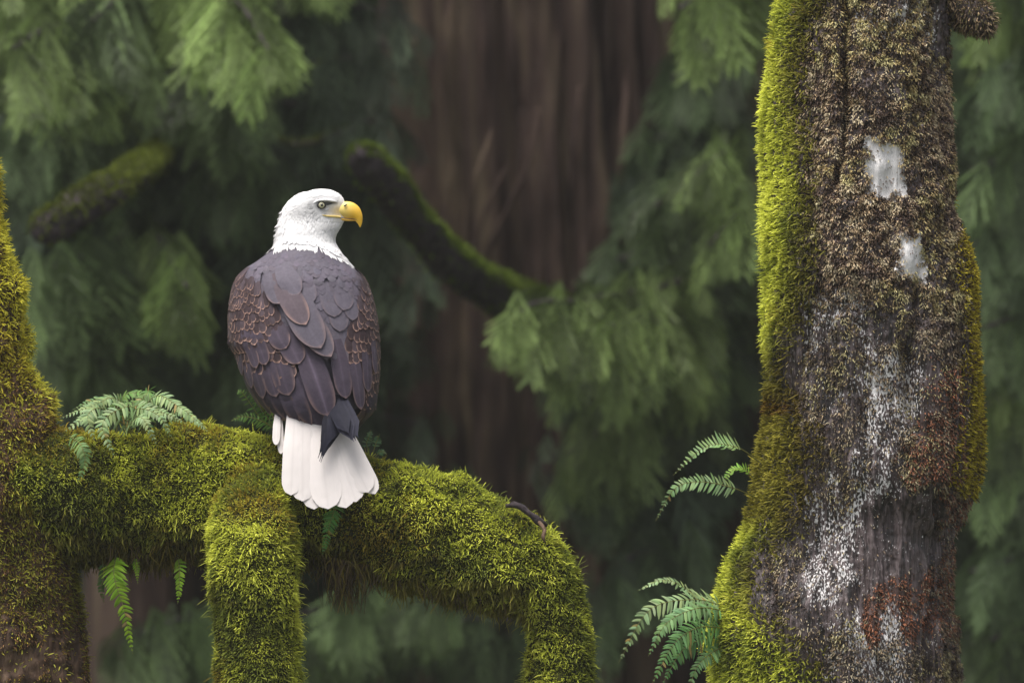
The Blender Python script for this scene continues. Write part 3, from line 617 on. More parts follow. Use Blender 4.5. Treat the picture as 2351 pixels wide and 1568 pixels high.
left = thing('cedar_tree', 'cedar at the upper left with bright drooping fronds and a mossy slanting stub', 'tree', (Q(330, 0, 8)[0], 8, 0), 'cedars standing in the shade behind')
trunk_at(left, 330, 8.2, .24, 6)
bglimb(left, [(75, 545, 4.2, 12), (100, 530, 4.2, 40), (160, 495, 4.25, 44), (230, 450, 4.4, 40), (300, 405, 4.8, 36), (350, 370, 5.8, 32), (360, 350, 7.6, 30)], 7, top=(.085, .105, .014))
branch(left, [(330, -300, 7.6, 14), (400, -180, 6.6, 10), (480, -80, 5.6, 8), (560, 20, 5.0, 6), (620, 120, 4.8, 3)], 34, .50, cB * 1.25, .2, lean=-.15)
branch(left, [(330, -220, 7.6, 14), (420, -100, 6.2, 10), (500, -20, 5.4, 7), (540, 10, 5.0, 3)], 24, .50, cB * 1.3, .2)
branch(left, [(330, -100, 7.6, 12), (330, -60, 6.6, 8), (260, 0, 5.8, 6), (200, 60, 5.4, 3)], 34, .56, cG, .3, lean=.2)
branch(left, [(330, 0, 7.6, 12), (420, 60, 6.6, 8), (520, 170, 6.0, 6), (560, 240, 5.6, 3)], 40, .50, cG * .85, .3)
branch(left, [(330, -260, 7.6, 12), (520, -200, 6.8, 9), (680, -140, 6.2, 7), (780, -90, 5.8, 3)], 30, .44, cB * .8, .3)
branch(left, [(330, 60, 7.6, 12), (220, 60, 6.2, 8), (120, 60, 5.4, 6), (30, 110, 5.0, 3)], 42, .50, cB * 1.1, .3, lean=.1)
branch(left, [(330, -160, 7.6, 12), (200, -120, 6.4, 8), (100, -60, 5.8, 6), (-20, 0, 5.4, 3)], 38, .54, cB, .3)
branch(left, [(330, 520, 7.6, 12), (380, 560, 6.2, 8), (400, 610, 5.3, 5), (430, 660, 5.0, 3)], 24, .42, cB * 1.15, .2)
branch(left, [(330, 480, 7.6, 12), (260, 560, 6.2, 8), (180, 590, 5.6, 6), (60, 640, 5.2, 3)], 52, .50, cG * 1.15, .3)
branch(left, [(330, 620, 7.6, 12), (280, 700, 6.4, 8), (200, 740, 6.0, 6), (90, 800, 5.8, 3)], 46, .46, cG * .9, .3)
branch(left, [(330, 240, 7.6, 12), (430, 330, 6.8, 8), (560, 360, 6.4, 6), (640, 420, 6.0, 3)], 40, .46, cD * 1.1, .3)
branch(left, [(330, 300, 7.6, 12), (230, 260, 6.8, 8), (120, 280, 6.4, 6), (0, 330, 6.0, 3)], 40, .48, cD * 1.2, .3)
branch(left, [(330, 760, 7.6, 12), (430, 800, 6.9, 8), (520, 820, 6.6, 5), (600, 860, 6.4, 3)], 34, .40, cD, .3)

for bx_, by_, ex_, ey_, Y_ in ((330, 380, 700, 460, 7.2), (330, 500, 640, 600, 7.0), (330, 620, 600, 720, 7.2), (330, 120, 760, 180, 7.4), (330, 10, 860, 60, 7.4), (330, 300, 860, 340, 7.6), (330, 860, 620, 930, 7.2), (330, 960, 700, 1050, 7.3), (330, 400, 60, 470, 7.0), (330, 130, 60, 190, 6.9), (330, 900, 60, 960, 7.0), (330, 640, 880, 800, 7.6), (330, 780, 860, 940, 7.6)):
    branch(left, [(bx_, by_ - 30, 7.8, 12), ((bx_ + ex_) / 2, (by_ + ey_) / 2 - 20, Y_, 7), (ex_, ey_, Y_ - .2, 3)], 26, .46, cX * random.uniform(.8, 1.15), .4)
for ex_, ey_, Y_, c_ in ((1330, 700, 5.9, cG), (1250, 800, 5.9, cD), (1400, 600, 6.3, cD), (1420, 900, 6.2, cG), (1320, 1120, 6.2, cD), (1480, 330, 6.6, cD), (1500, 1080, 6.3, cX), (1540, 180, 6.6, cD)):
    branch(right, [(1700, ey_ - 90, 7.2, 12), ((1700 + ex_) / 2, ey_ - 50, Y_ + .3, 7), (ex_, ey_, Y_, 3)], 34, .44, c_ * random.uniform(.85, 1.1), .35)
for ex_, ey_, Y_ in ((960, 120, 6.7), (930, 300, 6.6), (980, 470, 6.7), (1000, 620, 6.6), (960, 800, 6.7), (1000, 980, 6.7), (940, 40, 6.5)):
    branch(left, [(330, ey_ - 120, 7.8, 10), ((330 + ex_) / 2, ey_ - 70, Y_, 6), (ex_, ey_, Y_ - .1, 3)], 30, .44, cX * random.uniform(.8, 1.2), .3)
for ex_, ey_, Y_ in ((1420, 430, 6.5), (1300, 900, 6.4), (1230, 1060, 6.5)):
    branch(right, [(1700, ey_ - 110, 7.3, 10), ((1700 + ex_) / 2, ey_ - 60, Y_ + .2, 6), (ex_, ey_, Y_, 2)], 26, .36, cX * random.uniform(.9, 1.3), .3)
rim = thing('cedar_tree', 'cedar beyond the right edge whose dull fronds fill the strip right of the trunk', 'tree', (Q(2560, 0, 7)[0], 7, 0), 'cedars standing in the shade behind')
trunk_at(rim, 2560, 7, .25, 9)
for yy_, cc_ in ((-180, cG), (-60, cB), (120, cD * 1.2), (330, cG), (500, cD * 1.3), (700, cG), (880, cB * .8), (1020, cG), (1250, cD * 1.3), (1420, cG * .8)):
    branch(rim, [(2560, yy_ - 60, 6.8, 12), (2460, yy_, 6.2, 8), (2360, yy_ + 20, 5.8, 6), (2230, yy_ + 60, 5.5, 3)], 32, .46, cc_, .35, lean=.15)
low = thing('cedar_tree', 'young cedar below the eagle bough, seen only as blurred fronds at the bottom', 'tree', (Q(900, 0, 7)[0], 7, 0), 'cedars standing in the shade behind')
G_, _ = tube(np.array([[Q(900, 0, 6.6)[0], 6.9, z, r] for z, r in ((-1, .2), (2, .15), (5, .08), (7.0, .02))]), 80, 20, .01, 5, 3); skin('trunk', G_, M_cedarbark, low)
for rws, k, ln, cc_ in (([(900, 1330, 6.8, 8), (860, 1330, 6.0, 6), (800, 1360, 5.5, 3)], 22, .40, cG * 1.1), ([(900, 1300, 6.8, 8), (960, 1330, 6.0, 6), (1040, 1370, 5.6, 3)], 22, .38, cG * 1.1),
                        ([(900, 1380, 6.8, 9), (740, 1400, 6.2, 6), (520, 1440, 5.8, 3)], 30, .38, cG), ([(900, 1430, 6.8, 9), (1150, 1420, 6.2, 6), (1420, 1440, 5.8, 3)], 34, .40, cD * 1.2),
                        ([(900, 1480, 6.8, 9), (600, 1440, 6.2, 6), (420, 1420, 5.6, 5), (260, 1480, 5.4, 3)], 34, .44, cG * 1.1), ([(900, 1240, 6.8, 8), (1000, 1120, 6.1, 6), (1080, 1110, 5.8, 3)], 14, .34, cD)):
    branch(low, rws, k, ln, cc_, .3)
# farther cedars, each with its own crown of boughs
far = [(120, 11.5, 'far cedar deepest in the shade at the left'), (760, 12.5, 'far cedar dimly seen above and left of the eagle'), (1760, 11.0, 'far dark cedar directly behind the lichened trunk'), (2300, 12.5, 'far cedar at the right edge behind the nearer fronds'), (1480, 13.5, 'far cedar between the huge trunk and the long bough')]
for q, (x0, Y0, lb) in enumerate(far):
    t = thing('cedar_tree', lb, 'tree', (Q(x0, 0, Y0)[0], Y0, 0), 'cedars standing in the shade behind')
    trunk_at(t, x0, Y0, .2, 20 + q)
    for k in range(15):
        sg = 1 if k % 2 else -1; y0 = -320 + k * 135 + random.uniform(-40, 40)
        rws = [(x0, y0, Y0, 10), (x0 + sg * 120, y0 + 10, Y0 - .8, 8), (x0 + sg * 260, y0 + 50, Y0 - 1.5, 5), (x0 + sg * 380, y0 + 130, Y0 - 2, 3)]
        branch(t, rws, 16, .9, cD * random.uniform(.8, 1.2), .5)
# roof of crowns above the picture that keeps the background in shade
for q, (x0, Y0) in enumerate(((300, 8), (1640, 7.5), (2560, 7))):
    t = (left, right, rim)[q]
    for k in range(5):
        a = k * 2.4; z0 = 10.2 + k * .45; b = Q(x0, 0, Y0); ex = b[0] + 2.6 * math.cos(a); ey = Y0 + 2.4 * math.sin(a)
        C = catmull(np.array([[b[0], Y0, z0, .05], [(b[0] + ex) / 2, (Y0 + ey) / 2, z0 + .1, .03], [ex, ey, z0 - .5, .01]]), 30)
        G_, _ = tube(C, 30, 8); bb_ = skin('branch', G_, M_darkbark, t)
        put_sprays([(C[random.randrange(30), :3] + np.array([random.uniform(-.5, .5), random.uniform(-.5, .5), 0]), random.uniform(.6, 1.0), random.uniform(0, 6.3), random.uniform(-.9, .9), random.uniform(-.9, .9), cD, 1.1) for _ in range(26)], 'foliage', bb_)
# dark thin twigs in the background
# thin mist volume, added to lift the dark background
HAZE = True
if HAZE:
    bm_ = np.array([[x, y, z] for x in (-60, 60) for y in (-26, 60) for z in (-3.5, 36)], float)
    hz, t_, b_ = new_mat('mist'); t_.nodes.remove(b_); pv = t_.nodes.new('ShaderNodeVolumePrincipled'); pv.inputs['Color'].default_value = (.88, .88, .86, 1); pv.inputs['Density'].default_value = .00075
    t_.links.new(pv.outputs[0], t_.nodes['Material Output'].inputs['Volume'])
    tag(mesh_obj('haze', bm_, np.array([[0, 1, 3, 2], [4, 6, 7, 5], [0, 4, 5, 1], [2, 3, 7, 6], [0, 2, 6, 4], [1, 5, 7, 3]]), hz, None, smooth_=False), kind='stuff')
for rws, par in (([(330, 165, 6.6, 5), (470, 155, 6.3, 5), (640, 150, 6.2, 4), (810, 130, 6.2, 3)], left), ([(540, 340, 6, 3), (600, 310, 6, 4), (700, 330, 6.2, 3), (900, 260, 6.4, 3)], left)):
    bglimb(par, rws, 4, name='branch', top=(.06, .075, .012))

# ------------------------------------------------------------------ the bald eagle
def Z1(x, y): return 213.33 + x * .11052, 173.33 + y * .11052       # close view of the head and shoulders
def Z2(x, y): return 213.33 + x * .12759, 320. + y * .12759         # close view of the lower body
T1 = [(136, 960, 1000), (141, 900, 1050), (150, 880, 1078), (165, 828, 1110), (180, 788, 1134), (200, 748, 1156), (220, 720, 1174), (260, 674, 1190), (300, 645, 1196), (350, 617, 1198), (400, 602, 1192), (440, 590, 1176), (480, 578, 1148), (530, 570, 1116), (580, 564, 1090), (620, 560, 1090), (660, 550, 1112), (700, 520, 1148),
      (750, 445, 1180), (800, 375, 1215), (840, 305, 1262), (880, 262, 1308), (950, 208, 1366), (1050, 170, 1412), (1150, 152, 1442), (1300, 140, 1475), (1450, 142, 1494), (1568, 150, 1500)]
T2 = [(200, 152, 1300), (300, 186, 1300), (400, 220, 1298), (500, 265, 1290), (600, 322, 1280), (700, 390, 1262), (780, 500, 1180), (840, 600, 1120), (900, 700, 1040), (930, 780, 980)]
tab = [(*Z1(0, y)[1:], Z1(a, 0)[0], Z1(b, 0)[0]) for y, a, b in T1] + [(*Z2(0, y)[1:], Z2(a, 0)[0], Z2(b, 0)[0]) for y, a, b in T2]
tab = np.array(tab); ty = tab[:, 0]; TOPZ, BOTZ = ty[0], ty[-1]
depth = np.array([(TOPZ, .006), (TOPZ + 1, .014), (TOPZ + 3.5, .026), (195, .034), (204, .040), (214, .043), (225, .046), (238, .052), (248, .062), (258, .085), (268, .108), (280, .125), (310, .142), (345, .15), (380, .148), (405, .138), (420, .122), (428, .098), (433, .055), (BOTZ, .03)])
cent = np.array([(TOPZ, .030), (215, .030), (240, .034), (262, .030), (300, .015), (350, -.005), (400, -.03), (BOTZ, -.05)])
def ring(ypx):
    xl = np.interp(ypx, ty, tab[:, 1]); xr = np.interp(ypx, ty, tab[:, 2]); return (xl + xr) / 2, (xr - xl) / 2, np.interp(ypx, depth[:, 0], depth[:, 1]), np.interp(ypx, cent[:, 0], cent[:, 1])
def body_pt(th, ypx, infl=0.0, shrink=1.0):
    """th: angle round the body, 0 = straight at the camera, + to the right of the picture"""
    xc, wd, dp, yc = ring(ypx); wd = wd * shrink; dp = dp * shrink
    head = 1 - smooth(ypx, 215, 235)
    tap = 1 - .42 * head * np.clip(np.sin(th), -1, 1) ** 1 * (np.sin(th) > 0) - .12 * head
    X = (xc - 512) / PX + (wd / PX + infl) * np.sin(th); Y = yc - (dp * tap + infl) * np.cos(th); Z = H + (341 - ypx) / PX
    return np.stack([X, Y, Z + 0 * X], -1)
def body_nrm(th, ypx):
    e = .02; a = body_pt(th + e, ypx) - body_pt(th - e, ypx); b = body_pt(th, ypx + 1.5) - body_pt(th, ypx - 1.5)
    n = np.cross(b, a); n = nrm(n); s = np.sign(n[..., 0] * np.sin(th) - n[..., 1] * np.cos(th)); return n * np.where(s == 0, 1, s)[..., None]
def th_of(xpx, ypx):
    xc, wd, dp, yc = ring(ypx); return np.arcsin(np.clip((xpx - xc) / wd, -.999, .999))

def feather_mat():
    m, t, b = new_mat('feather'); N = t.nodes; Lk = t.links.new
    at = N.new('ShaderNodeAttribute'); at.attribute_name = 'Col'; uv = N.new('ShaderNodeTexCoord')
    mp = N.new('ShaderNodeMapping'); mp.inputs['Rotation'].default_value = (0, 0, .5); Lk(uv.outputs['UV'], mp.inputs['Vector'])
    wv = N.new('ShaderNodeTexWave'); wv.inputs['Scale'].default_value = 9; wv.inputs['Distortion'].default_value = 3; wv.inputs['Detail'].default_value = 3; Lk(mp.outputs[0], wv.inputs['Vector'])
    no = N.new('ShaderNodeTexNoise'); no.inputs['Scale'].default_value = 130; no.inputs['Detail'].default_value = 4; Lk(uv.outputs['Object'], no.inputs['Vector'])
    ad = N.new('ShaderNodeMath'); ad.operation = 'MULTIPLY_ADD'; ad.inputs[1].default_value = .25; Lk(wv.outputs['Fac'], ad.inputs[0]); Lk(no.outputs['Fac'], ad.inputs[2])
    mr = N.new('ShaderNodeMapRange'); mr.inputs['From Min'].default_value = .3; mr.inputs['From Max'].default_value = .95; mr.inputs['To Min'].default_value = .86; mr.inputs['To Max'].default_value = 1.12; Lk(ad.outputs[0], mr.inputs['Value'])
    mu = N.new('ShaderNodeVectorMath'); mu.operation = 'SCALE'; Lk(at.outputs['Color'], mu.inputs[0]); Lk(mr.outputs[0], mu.inputs['Scale'])
    Lk(mu.outputs[0], b.inputs['Base Color']); b.inputs['Roughness'].default_value = .6; b.inputs['Specular IOR Level'].default_value = .14
    b.inputs['Sheen Weight'].default_value = .05; b.inputs['Sheen Roughness'].default_value = .4
    bp = N.new('ShaderNodeBump'); bp.inputs['Strength'].default_value = .25; bp.inputs['Distance'].default_value = .0015; Lk(ad.outputs[0], bp.inputs['Height']); Lk(bp.outputs[0], b.inputs['Normal'])
    return m
M_fe = feather_mat()
def solid(name, c, rough=.4, spec=.5, coat=0):
    m, t, b = new_mat(name); b.inputs['Base Color'].default_value = (*c, 1); b.inputs['Roughness'].default_value = rough; b.inputs['Specular IOR Level'].default_value = spec; b.inputs['Coat Weight'].default_value = coat
    return m
def white_mat():
    m, t, b = new_mat('white_feather'); N = t.nodes; Lk = t.links.new
    at = N.new('ShaderNodeAttribute'); at.attribute_name = 'Col'; uv = N.new('ShaderNodeTexCoord')
    mp = N.new('ShaderNodeMapping'); mp.inputs['Scale'].default_value = (14, .8, 1); Lk(uv.outputs['UV'], mp.inputs['Vector'])
    no = N.new('ShaderNodeTexNoise'); no.inputs['Scale'].default_value = 1.; no.inputs['Detail'].default_value = 3; Lk(mp.outputs[0], no.inputs['Vector'])
    mr = N.new('ShaderNodeMapRange'); mr.inputs['To Min'].default_value = .95; mr.inputs['To Max'].default_value = 1.03; Lk(no.outputs['Fac'], mr.inputs['Value'])
    mu = N.new('ShaderNodeVectorMath'); mu.operation = 'SCALE'; Lk(at.outputs['Color'], mu.inputs[0]); Lk(mr.outputs[0], mu.inputs['Scale']); Lk(mu.outputs[0], b.inputs['Base Color'])
    b.inputs['Roughness'].default_value = .8; b.inputs['Specular IOR Level'].default_value = .2
    tr = N.new('ShaderNodeBsdfTranslucent'); Lk(mu.outputs[0], tr.inputs['Color']); mx = N.new('ShaderNodeMixShader'); mx.inputs[0].default_value = .12
    Lk(b.outputs[0], mx.inputs[1]); Lk(tr.outputs[0], mx.inputs[2]); Lk(mx.outputs[0], N['Material Output'].inputs['Surface'])
    return m
M_white = white_mat()
M_beak = leaf_mat('beak_horn', 0, .35, .45, 120, .06)
M_iris = solid('iris', (.50, .47, .30), .15, .6, .6); M_pupil = solid('pupil', (.004, .004, .005), .08, .8, 1); M_lid = solid('eyelid', (.05, .045, .05), .6, .3)
M_claw = solid('claw', (.015, .014, .014), .3); M_foot = leaf_mat('foot_skin', 0, .6, .4, 200, .2)

eagle = thing('bald_eagle', 'bald eagle seen from behind, perched on the mossy bough, white head turned right', 'eagle', Q(745, 1000, .02))
GREY, DKB, MIDB, EDGE, BLU = srgb(102, 96, 108) * .88, srgb(74, 60, 65) * .75, srgb(88, 75, 82) * .75, srgb(205, 165, 150), srgb(44, 44, 60) * .5
WHT = np.array([.96, .94, .955])
def white_line(xpx):        # where the white of the neck ends (picture rows)
    xs = [Z1(v, 0)[0] for v in (500, 560, 640, 880, 960, 1040, 1120, 1200, 1260)]; yy = [Z1(0, v)[1] for v in (700, 668, 632, 640, 668, 705, 745, 800, 860)]
    return np.interp(xpx, xs, yy)
# body, neck and head as one skin
yy = np.concatenate([np.linspace(TOPZ, TOPZ + 6, 14, endpoint=False), np.linspace(TOPZ + 6, 270, 120, endpoint=False), np.linspace(270, BOTZ, 90)])
th = np.linspace(-np.pi, np.pi, 240, endpoint=False)
TH, YY = np.meshgrid(th, yy); inner = 1 - .09 * smooth(YY, 262, 290) - .10 * smooth(YY, 405, 430)
B = np.stack([body_pt(TH[i], YY[i], 0, inner[i, 0]) for i in range(len(yy))])
xpx = B[..., 0] * PX + 512
n_ = vnoise(B * 240, 3) * 3
wm = (1 - smooth(YY, white_line(xpx) - 1.5 + n_ - 1.5, white_line(xpx) + n_ - 1.5))[..., None]
wm = np.where((B[..., 1] > .06)[..., None], (1 - smooth(YY, 262, 270))[..., None], wm)
def head_tint(xp, yp):       # grey cheek and dark lores of the plumage, plus brow shadow painted in
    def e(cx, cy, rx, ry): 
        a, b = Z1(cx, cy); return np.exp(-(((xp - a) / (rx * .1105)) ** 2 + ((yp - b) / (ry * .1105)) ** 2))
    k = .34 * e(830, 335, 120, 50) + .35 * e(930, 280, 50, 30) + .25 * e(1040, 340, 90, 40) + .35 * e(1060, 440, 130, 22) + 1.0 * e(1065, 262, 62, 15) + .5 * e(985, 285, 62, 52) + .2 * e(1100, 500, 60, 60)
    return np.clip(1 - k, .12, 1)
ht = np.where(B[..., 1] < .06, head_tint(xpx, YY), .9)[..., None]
yel = np.exp(-(((xpx - Z1(1150, 0)[0]) / 10.) ** 2 + ((YY - Z1(0, 335)[1]) / 6.8) ** 2))[..., None] * .9 * (B[..., 1:2] < .08)
colb = (WHT * ht * (1 - yel) + np.array([.75, .52, .16]) * yel) * wm + GREY * (1 - wm)
skin('body', B, M_fe, eagle, col=colb)

def feather(mb, pts, nors, width, col, edge=None, edgew=.18, shaft=0, pointed=0, tipshape=2.6, n=9, m=7, camber=.10, basew=.55, notch=0, edge_tip=True, seed=0, uvs=1):
    C = catmull(np.array(pts), n); N0 = nrm(catmull(np.array(nors), n)); T = nrm(np.gradient(C, axis=0)); Sd = nrm(np.cross(T, N0))
    L = np.linalg.norm(np.diff(C, axis=0), axis=1).sum()
    t = np.linspace(0, 1, n) ** .85; v = np.linspace(-1, 1, m)
    C = catmull(C, 60)[np.minimum((t * 59).astype(int), 59)]
    prof = (basew + (1 - basew) * np.minimum(1, t * 2.2)) 
    tipL = min(.5, .55 * width / max(L, 1e-6) * 1.1 + .12); k = np.clip((t - (1 - tipL)) / tipL, 0, 1); prof = prof * (np.sqrt(np.clip(1 - k ** tipshape, 0, 1)) if not pointed else np.clip(1 - smooth(t, 1 - pointed, 1.02) ** .85, 0, 1)); prof = np.maximum(prof, .03)
    tt, vv = np.meshgrid(t, v, indexing='ij')
    off = Sd[:, None] * (vv * prof[:, None] * width / 2)[..., None] - N0[:, None] * (camber * width * (vv * prof[:, None]) ** 2)[..., None]
    V = C[:, None] + off
    V = V + N0[:, None] * ((vnoise(V * 90, seed) - .5) * .0012)[..., None]
    c = np.broadcast_to(col, V.shape).copy()
    if shaft: c = c * (1 + shaft * np.exp(-(vv / .12) ** 2))[..., None]
    if edge is not None:
        e = np.maximum(smooth(tt, 1 - edgew * width / L * 1.3, 1), smooth(np.abs(vv), .66, 1) * smooth(tt, .5, .85) * .75)[..., None]
        c = c * (1 - e) + edge * e
    uv = np.stack([vv.ravel() * .5 * uvs, tt.ravel() * L / width * uvs], -1)
    mb.add(V.reshape(-1, 3), grid_faces(n, m, False), c.reshape(-1, 3), uv)
def surf_feather(mb, x0, y0, x1, y1, wpx, lift0, lift1, col, bend=0, **k):
    """feather lying on the body from picture point 0 to point 1"""
    pts, nor = [], []
    t0, t1 = th_of(x0, y0), th_of(x1, y1)
    for q in (0, .33, .66, 1):
        y = y0 + (y1 - y0) * q; t = t0 + (t1 - t0) * q + bend * math.sin(q * math.pi)
        n = body_nrm(np.array(t), np.array(y)); pts.append(body_pt(np.array(t), np.array(y)) + n * (lift0 + (lift1 - lift0) * q)); nor.append(n)
    feather(mb, pts, nor, wpx / PX, col, **k)

# --- small feathers of head and neck (white, pointed)
mb = MB(); mbg = MB()
cnt = 0
while cnt < 6500:
    t = random.uniform(-math.pi, math.pi); y = random.uniform(TOPZ + 3, 262)
    pt = body_pt(np.array(t), np.array(y)); xp = pt[0] * PX + 512; wl = float(white_line(xp)) if pt[1] < .06 else 262
    if y > wl - 1.0: continue
    ex, ey = Z1(985, 290)
    if pt[1] < .06 and ((xp - ex) ** 2 + (y - ey) ** 2) < 42: continue
    if pt[1] < .06 and xp > Z1(960, 0)[0] and Z1(0, 225)[1] < y < Z1(0, 420)[1] and random.random() < .9: continue
    if xp > Z1(1085, 0)[0] and Z1(0, 245)[1] < y < Z1(0, 415)[1]: continue
    if xp > Z1(1150, 0)[0] and y < Z1(0, 420)[1]: continue
    cnt += 1
    # feathers run back from the face and then down the neck
    u = smooth(np.array(y), 196, 222); f = math.sin(t)
    xn = xp + (-9 * (1 - u) * (math.cos(t) * .9 + .2) if abs(t) < 1.57 else 0); ln = random.uniform(3.0, 5.0) + 4.5 * float(u)
    yn = min(y + ln * (.35 + .65 * float(u)), 268)
    t1 = float(th_of(xn, yn)) if abs(t) < 1.5 else t
    if xp > Z1(950, 0)[0] and y > 215: t1 = t + .05
    n0, n1 = body_nrm(np.array(t), np.array(y)), body_nrm(np.array(t1), np.array(yn))
    p0, p1 = pt + n0 * -.001, body_pt(np.array(t1), np.array(yn)) + n1 * random.uniform(.0006, .0016) * (1 + (1.2 if f < -.8 else 0))
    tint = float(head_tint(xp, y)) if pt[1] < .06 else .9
    feather(mb, [p0, (p0 + p1) / 2 + n0 * .0012, p1], [n0, n0, n1], random.uniform(1.1, 1.9) / PX, WHT * tint * random.uniform(.92, 1.03), n=5, m=3, tipshape=1.2, camber=.05, seed=cnt)
for k_ in range(150):      # shaggy nape
    y = random.uniform(Z1(0, 250)[1], Z1(0, 600)[1]); t = random.uniform(-1.75, -1.0); yn = y + random.uniform(5, 8); t1 = t - .05
    n0, n1 = body_nrm(np.array(t), np.array(y)), body_nrm(np.array(t1), np.array(yn)); p0 = body_pt(np.array(t), np.array(y)); p1 = body_pt(np.array(t1), np.array(yn)) + n1 * random.choice([.001, .0015, .002, .003, .0045])
    feather(mb, [p0, (p0 + p1) / 2 + n0 * .001, p1], [n0, n0, n1], random.uniform(1.4, 2.4) / PX, WHT * random.uniform(.9, 1.0), n=6, m=3, tipshape=1.1, camber=.1, seed=k_)
for k_ in range(26):
    y = random.choice([Z1(0, 330)[1], Z1(0, 385)[1], Z1(0, 470)[1], Z1(0, 545)[1], Z1(0, 600)[1]]) + random.uniform(-3, 2); t = random.uniform(-1.7, -1.35); yn = y + random.uniform(4, 6); t1 = t
    n0, n1 = body_nrm(np.array(t), np.array(y)), body_nrm(np.array(t1), np.array(yn)); p0 = body_pt(np.array(t), np.array(y)) - n0 * .002; p1 = body_pt(np.array(t1), np.array(yn)) + n1 * random.uniform(.005, .010)
    feather(mb, [p0, (p0 + p1) / 2 + n0 * .001, p1], [n0, n0, n1], random.uniform(2.0, 3.2) / PX, WHT, n=6, m=3, tipshape=1.05, camber=.1, seed=k_)
# fringe that overlaps the grey mantle
for k in range(300):
    xp = random.uniform(Z1(530, 0)[0], Z1(1225, 0)[0]); wl = float(white_line(xp)); y0 = wl - random.uniform(4, 9); y1 = wl + random.uniform(-3, 2.2)
    xr_ = ring(y0)[0] + ring(y0)[1] - .6; xl_ = ring(y0)[0] - ring(y0)[1] + .6; xq = min(max(xp, xl_), xr_)
    surf_feather(mb, xq, y0, min(max(xp + random.uniform(-.8, .8) + (1.5 if xp > Z1(950, 0)[0] else 0), ring(y1)[0] - ring(y1)[1]), ring(y1)[0] + ring(y1)[1]), y1, random.uniform(1.5, 2.8), .001, .005, WHT * random.uniform(.93, 1.03), n=6, m=3, tipshape=1.1, seed=k)
mb.build('head_plumage', M_white, eagle)

# --- mantle: soft grey feathers over the shoulders and back
mb = MB(); k = 0
for row, yz in enumerate(np.arange(700, 1560, 34)):
    yb = Z1(0, yz)[1]
    for a in np.arange(-88, 89, 10.0):
        t = R(a + random.uniform(-4, 4) + (5 if row % 2 else 0)); pt = body_pt(np.array(t), np.array(yb)); xp = pt[0] * PX + 512
        if yb < white_line(xp) + 1.5: continue
        ln = random.uniform(6, 9) + row * .35; wd = random.uniform(5, 8) + row * .3
        xc, w_, _, _ = ring(yb + ln); x1 = xp + (512 - 512) + (xp - xc) * .04 + random.uniform(-.8, .8); x1 = min(max(x1, xc - w_ * .995), xc + w_ * .995)
        cc = GREY * random.uniform(.86, 1.1) * np.array([random.uniform(.97, 1.05), 1, random.uniform(.97, 1.04)])
        brn = smooth(np.array(abs(a)), 45, 75) * smooth(np.array(yz), 800, 1000); cc = cc * (1 - brn) + DKB * brn
        surf_feather(mb, xp, yb - 2, x1, yb + ln, wd, -.001, .0008, cc, camber=.04, edge=cc * 1.08 + .003, edgew=.16, n=7, m=7, seed=k); k += 1
mb.build('mantle', M_fe, eagle)

# --- the two folded wings
lw = thing('wing', '', '', eagle.location); rw_ = thing('wing', '', '', eagle.location)
for o in (lw, rw_):
    for kk in ('label', 'category'): del o[kk]
def wing_mesh(side):
    """coverts: rows of small feathers with pale brown tips, growing larger down the wing"""
    mb = MB(); k = 0
    yz = 900; row = 0
    while yz < (2050 if side > 0 else 1640):
        y0 = Z1(0, yz)[1]; g = (yz - 900) / 700
        xc, w_, _, _ = ring(y0)
        if side < 0:
            xb = Z1(np.interp(yz, [900, 1000, 1150, 1300, 1450, 1640], [300, 420, 520, 640, 700, 690]), 0)[0]; xa = xc - w_
        else:
            xb = Z1(np.interp(yz, [900, 1000, 1200, 1400, 1600, 1800, 2050], [1350, 1360, 1320, 1250, 1235, 1330, 1400]), 0)[0]; xa = xc + w_
        tb, ta = float(th_of(xb, y0)), side * R(128)
        wpx = 5.4 + 6.4 * min(g, 1.0); ln = 13 + 9 * min(g, 1.1)
        step = (wpx * .60 / PX) / .17
        t = tb + side * random.uniform(0, step)
        while abs(t) < R(128):
            y = y0 + random.uniform(-3, 3) - abs(t) * 3; t1 = t + (.10 + .03 * random.random()) * (1 if side < 0 else -1) * (.4 + .4 * g)
            y1 = y + ln * random.uniform(.9, 1.1)
            base = (DKB if random.random() < .6 else MIDB) * random.uniform(.8, 1.15)
            e = EDGE * random.uniform(.6, 1.15) * (1 if random.random() < .8 else .4)
            pts, nor = [], []
            for q in (0, .5, 1):
                tq = t + (t1 - t) * q; yq = y + (y1 - y) * q; n = body_nrm(np.array(tq), np.array(yq)); pts.append(body_pt(np.array(tq), np.array(yq)) + n * (.001 + .0038 * q)); nor.append(n)
            feather(mb, pts, nor, wpx * random.uniform(.85, 1.15) / PX, base, edge=e, edgew=.17, n=10, m=9, shaft=.1, camber=.05, tipshape=2.2, seed=k); k += 1
            t += side * step * random.uniform(.85, 1.15)
        yz += 58 + 36 * g; row += 1
    return mb
wing_mesh(-1).build('covert_feathers', M_fe, lw); wing_mesh(1).build('covert_feathers', M_fe, rw_)
def big_feather(parent, x0, y0, x1, y1, w_, l0, l1, col, edge=.35, zv=Z2, name='flight_feather', bend=0, shaft=.35, tip=2.4):
    l0 = l0 - .009; l1 = l1 * .62
    a, b = zv(x0, y0), zv(x1, y1); mb = MB()
    surf_feather(mb, a[0], a[1], b[0], b[1], w_ * (.12759 if zv is Z2 else .11052), l0, l1, col, bend=bend, edge=(EDGE * edge * .5 + col * (1 - edge * .5)), edgew=.035, n=26, m=15, shaft=shaft, tipshape=tip, camber=.035, basew=.7, seed=int(x0), uvs=2.)
    mb.build(name, M_fe, parent)
D2, M2 = srgb(76, 68, 82) * .72, srgb(88, 78, 92) * .74
V_ = lambda c: c * random.uniform(.88, 1.1)
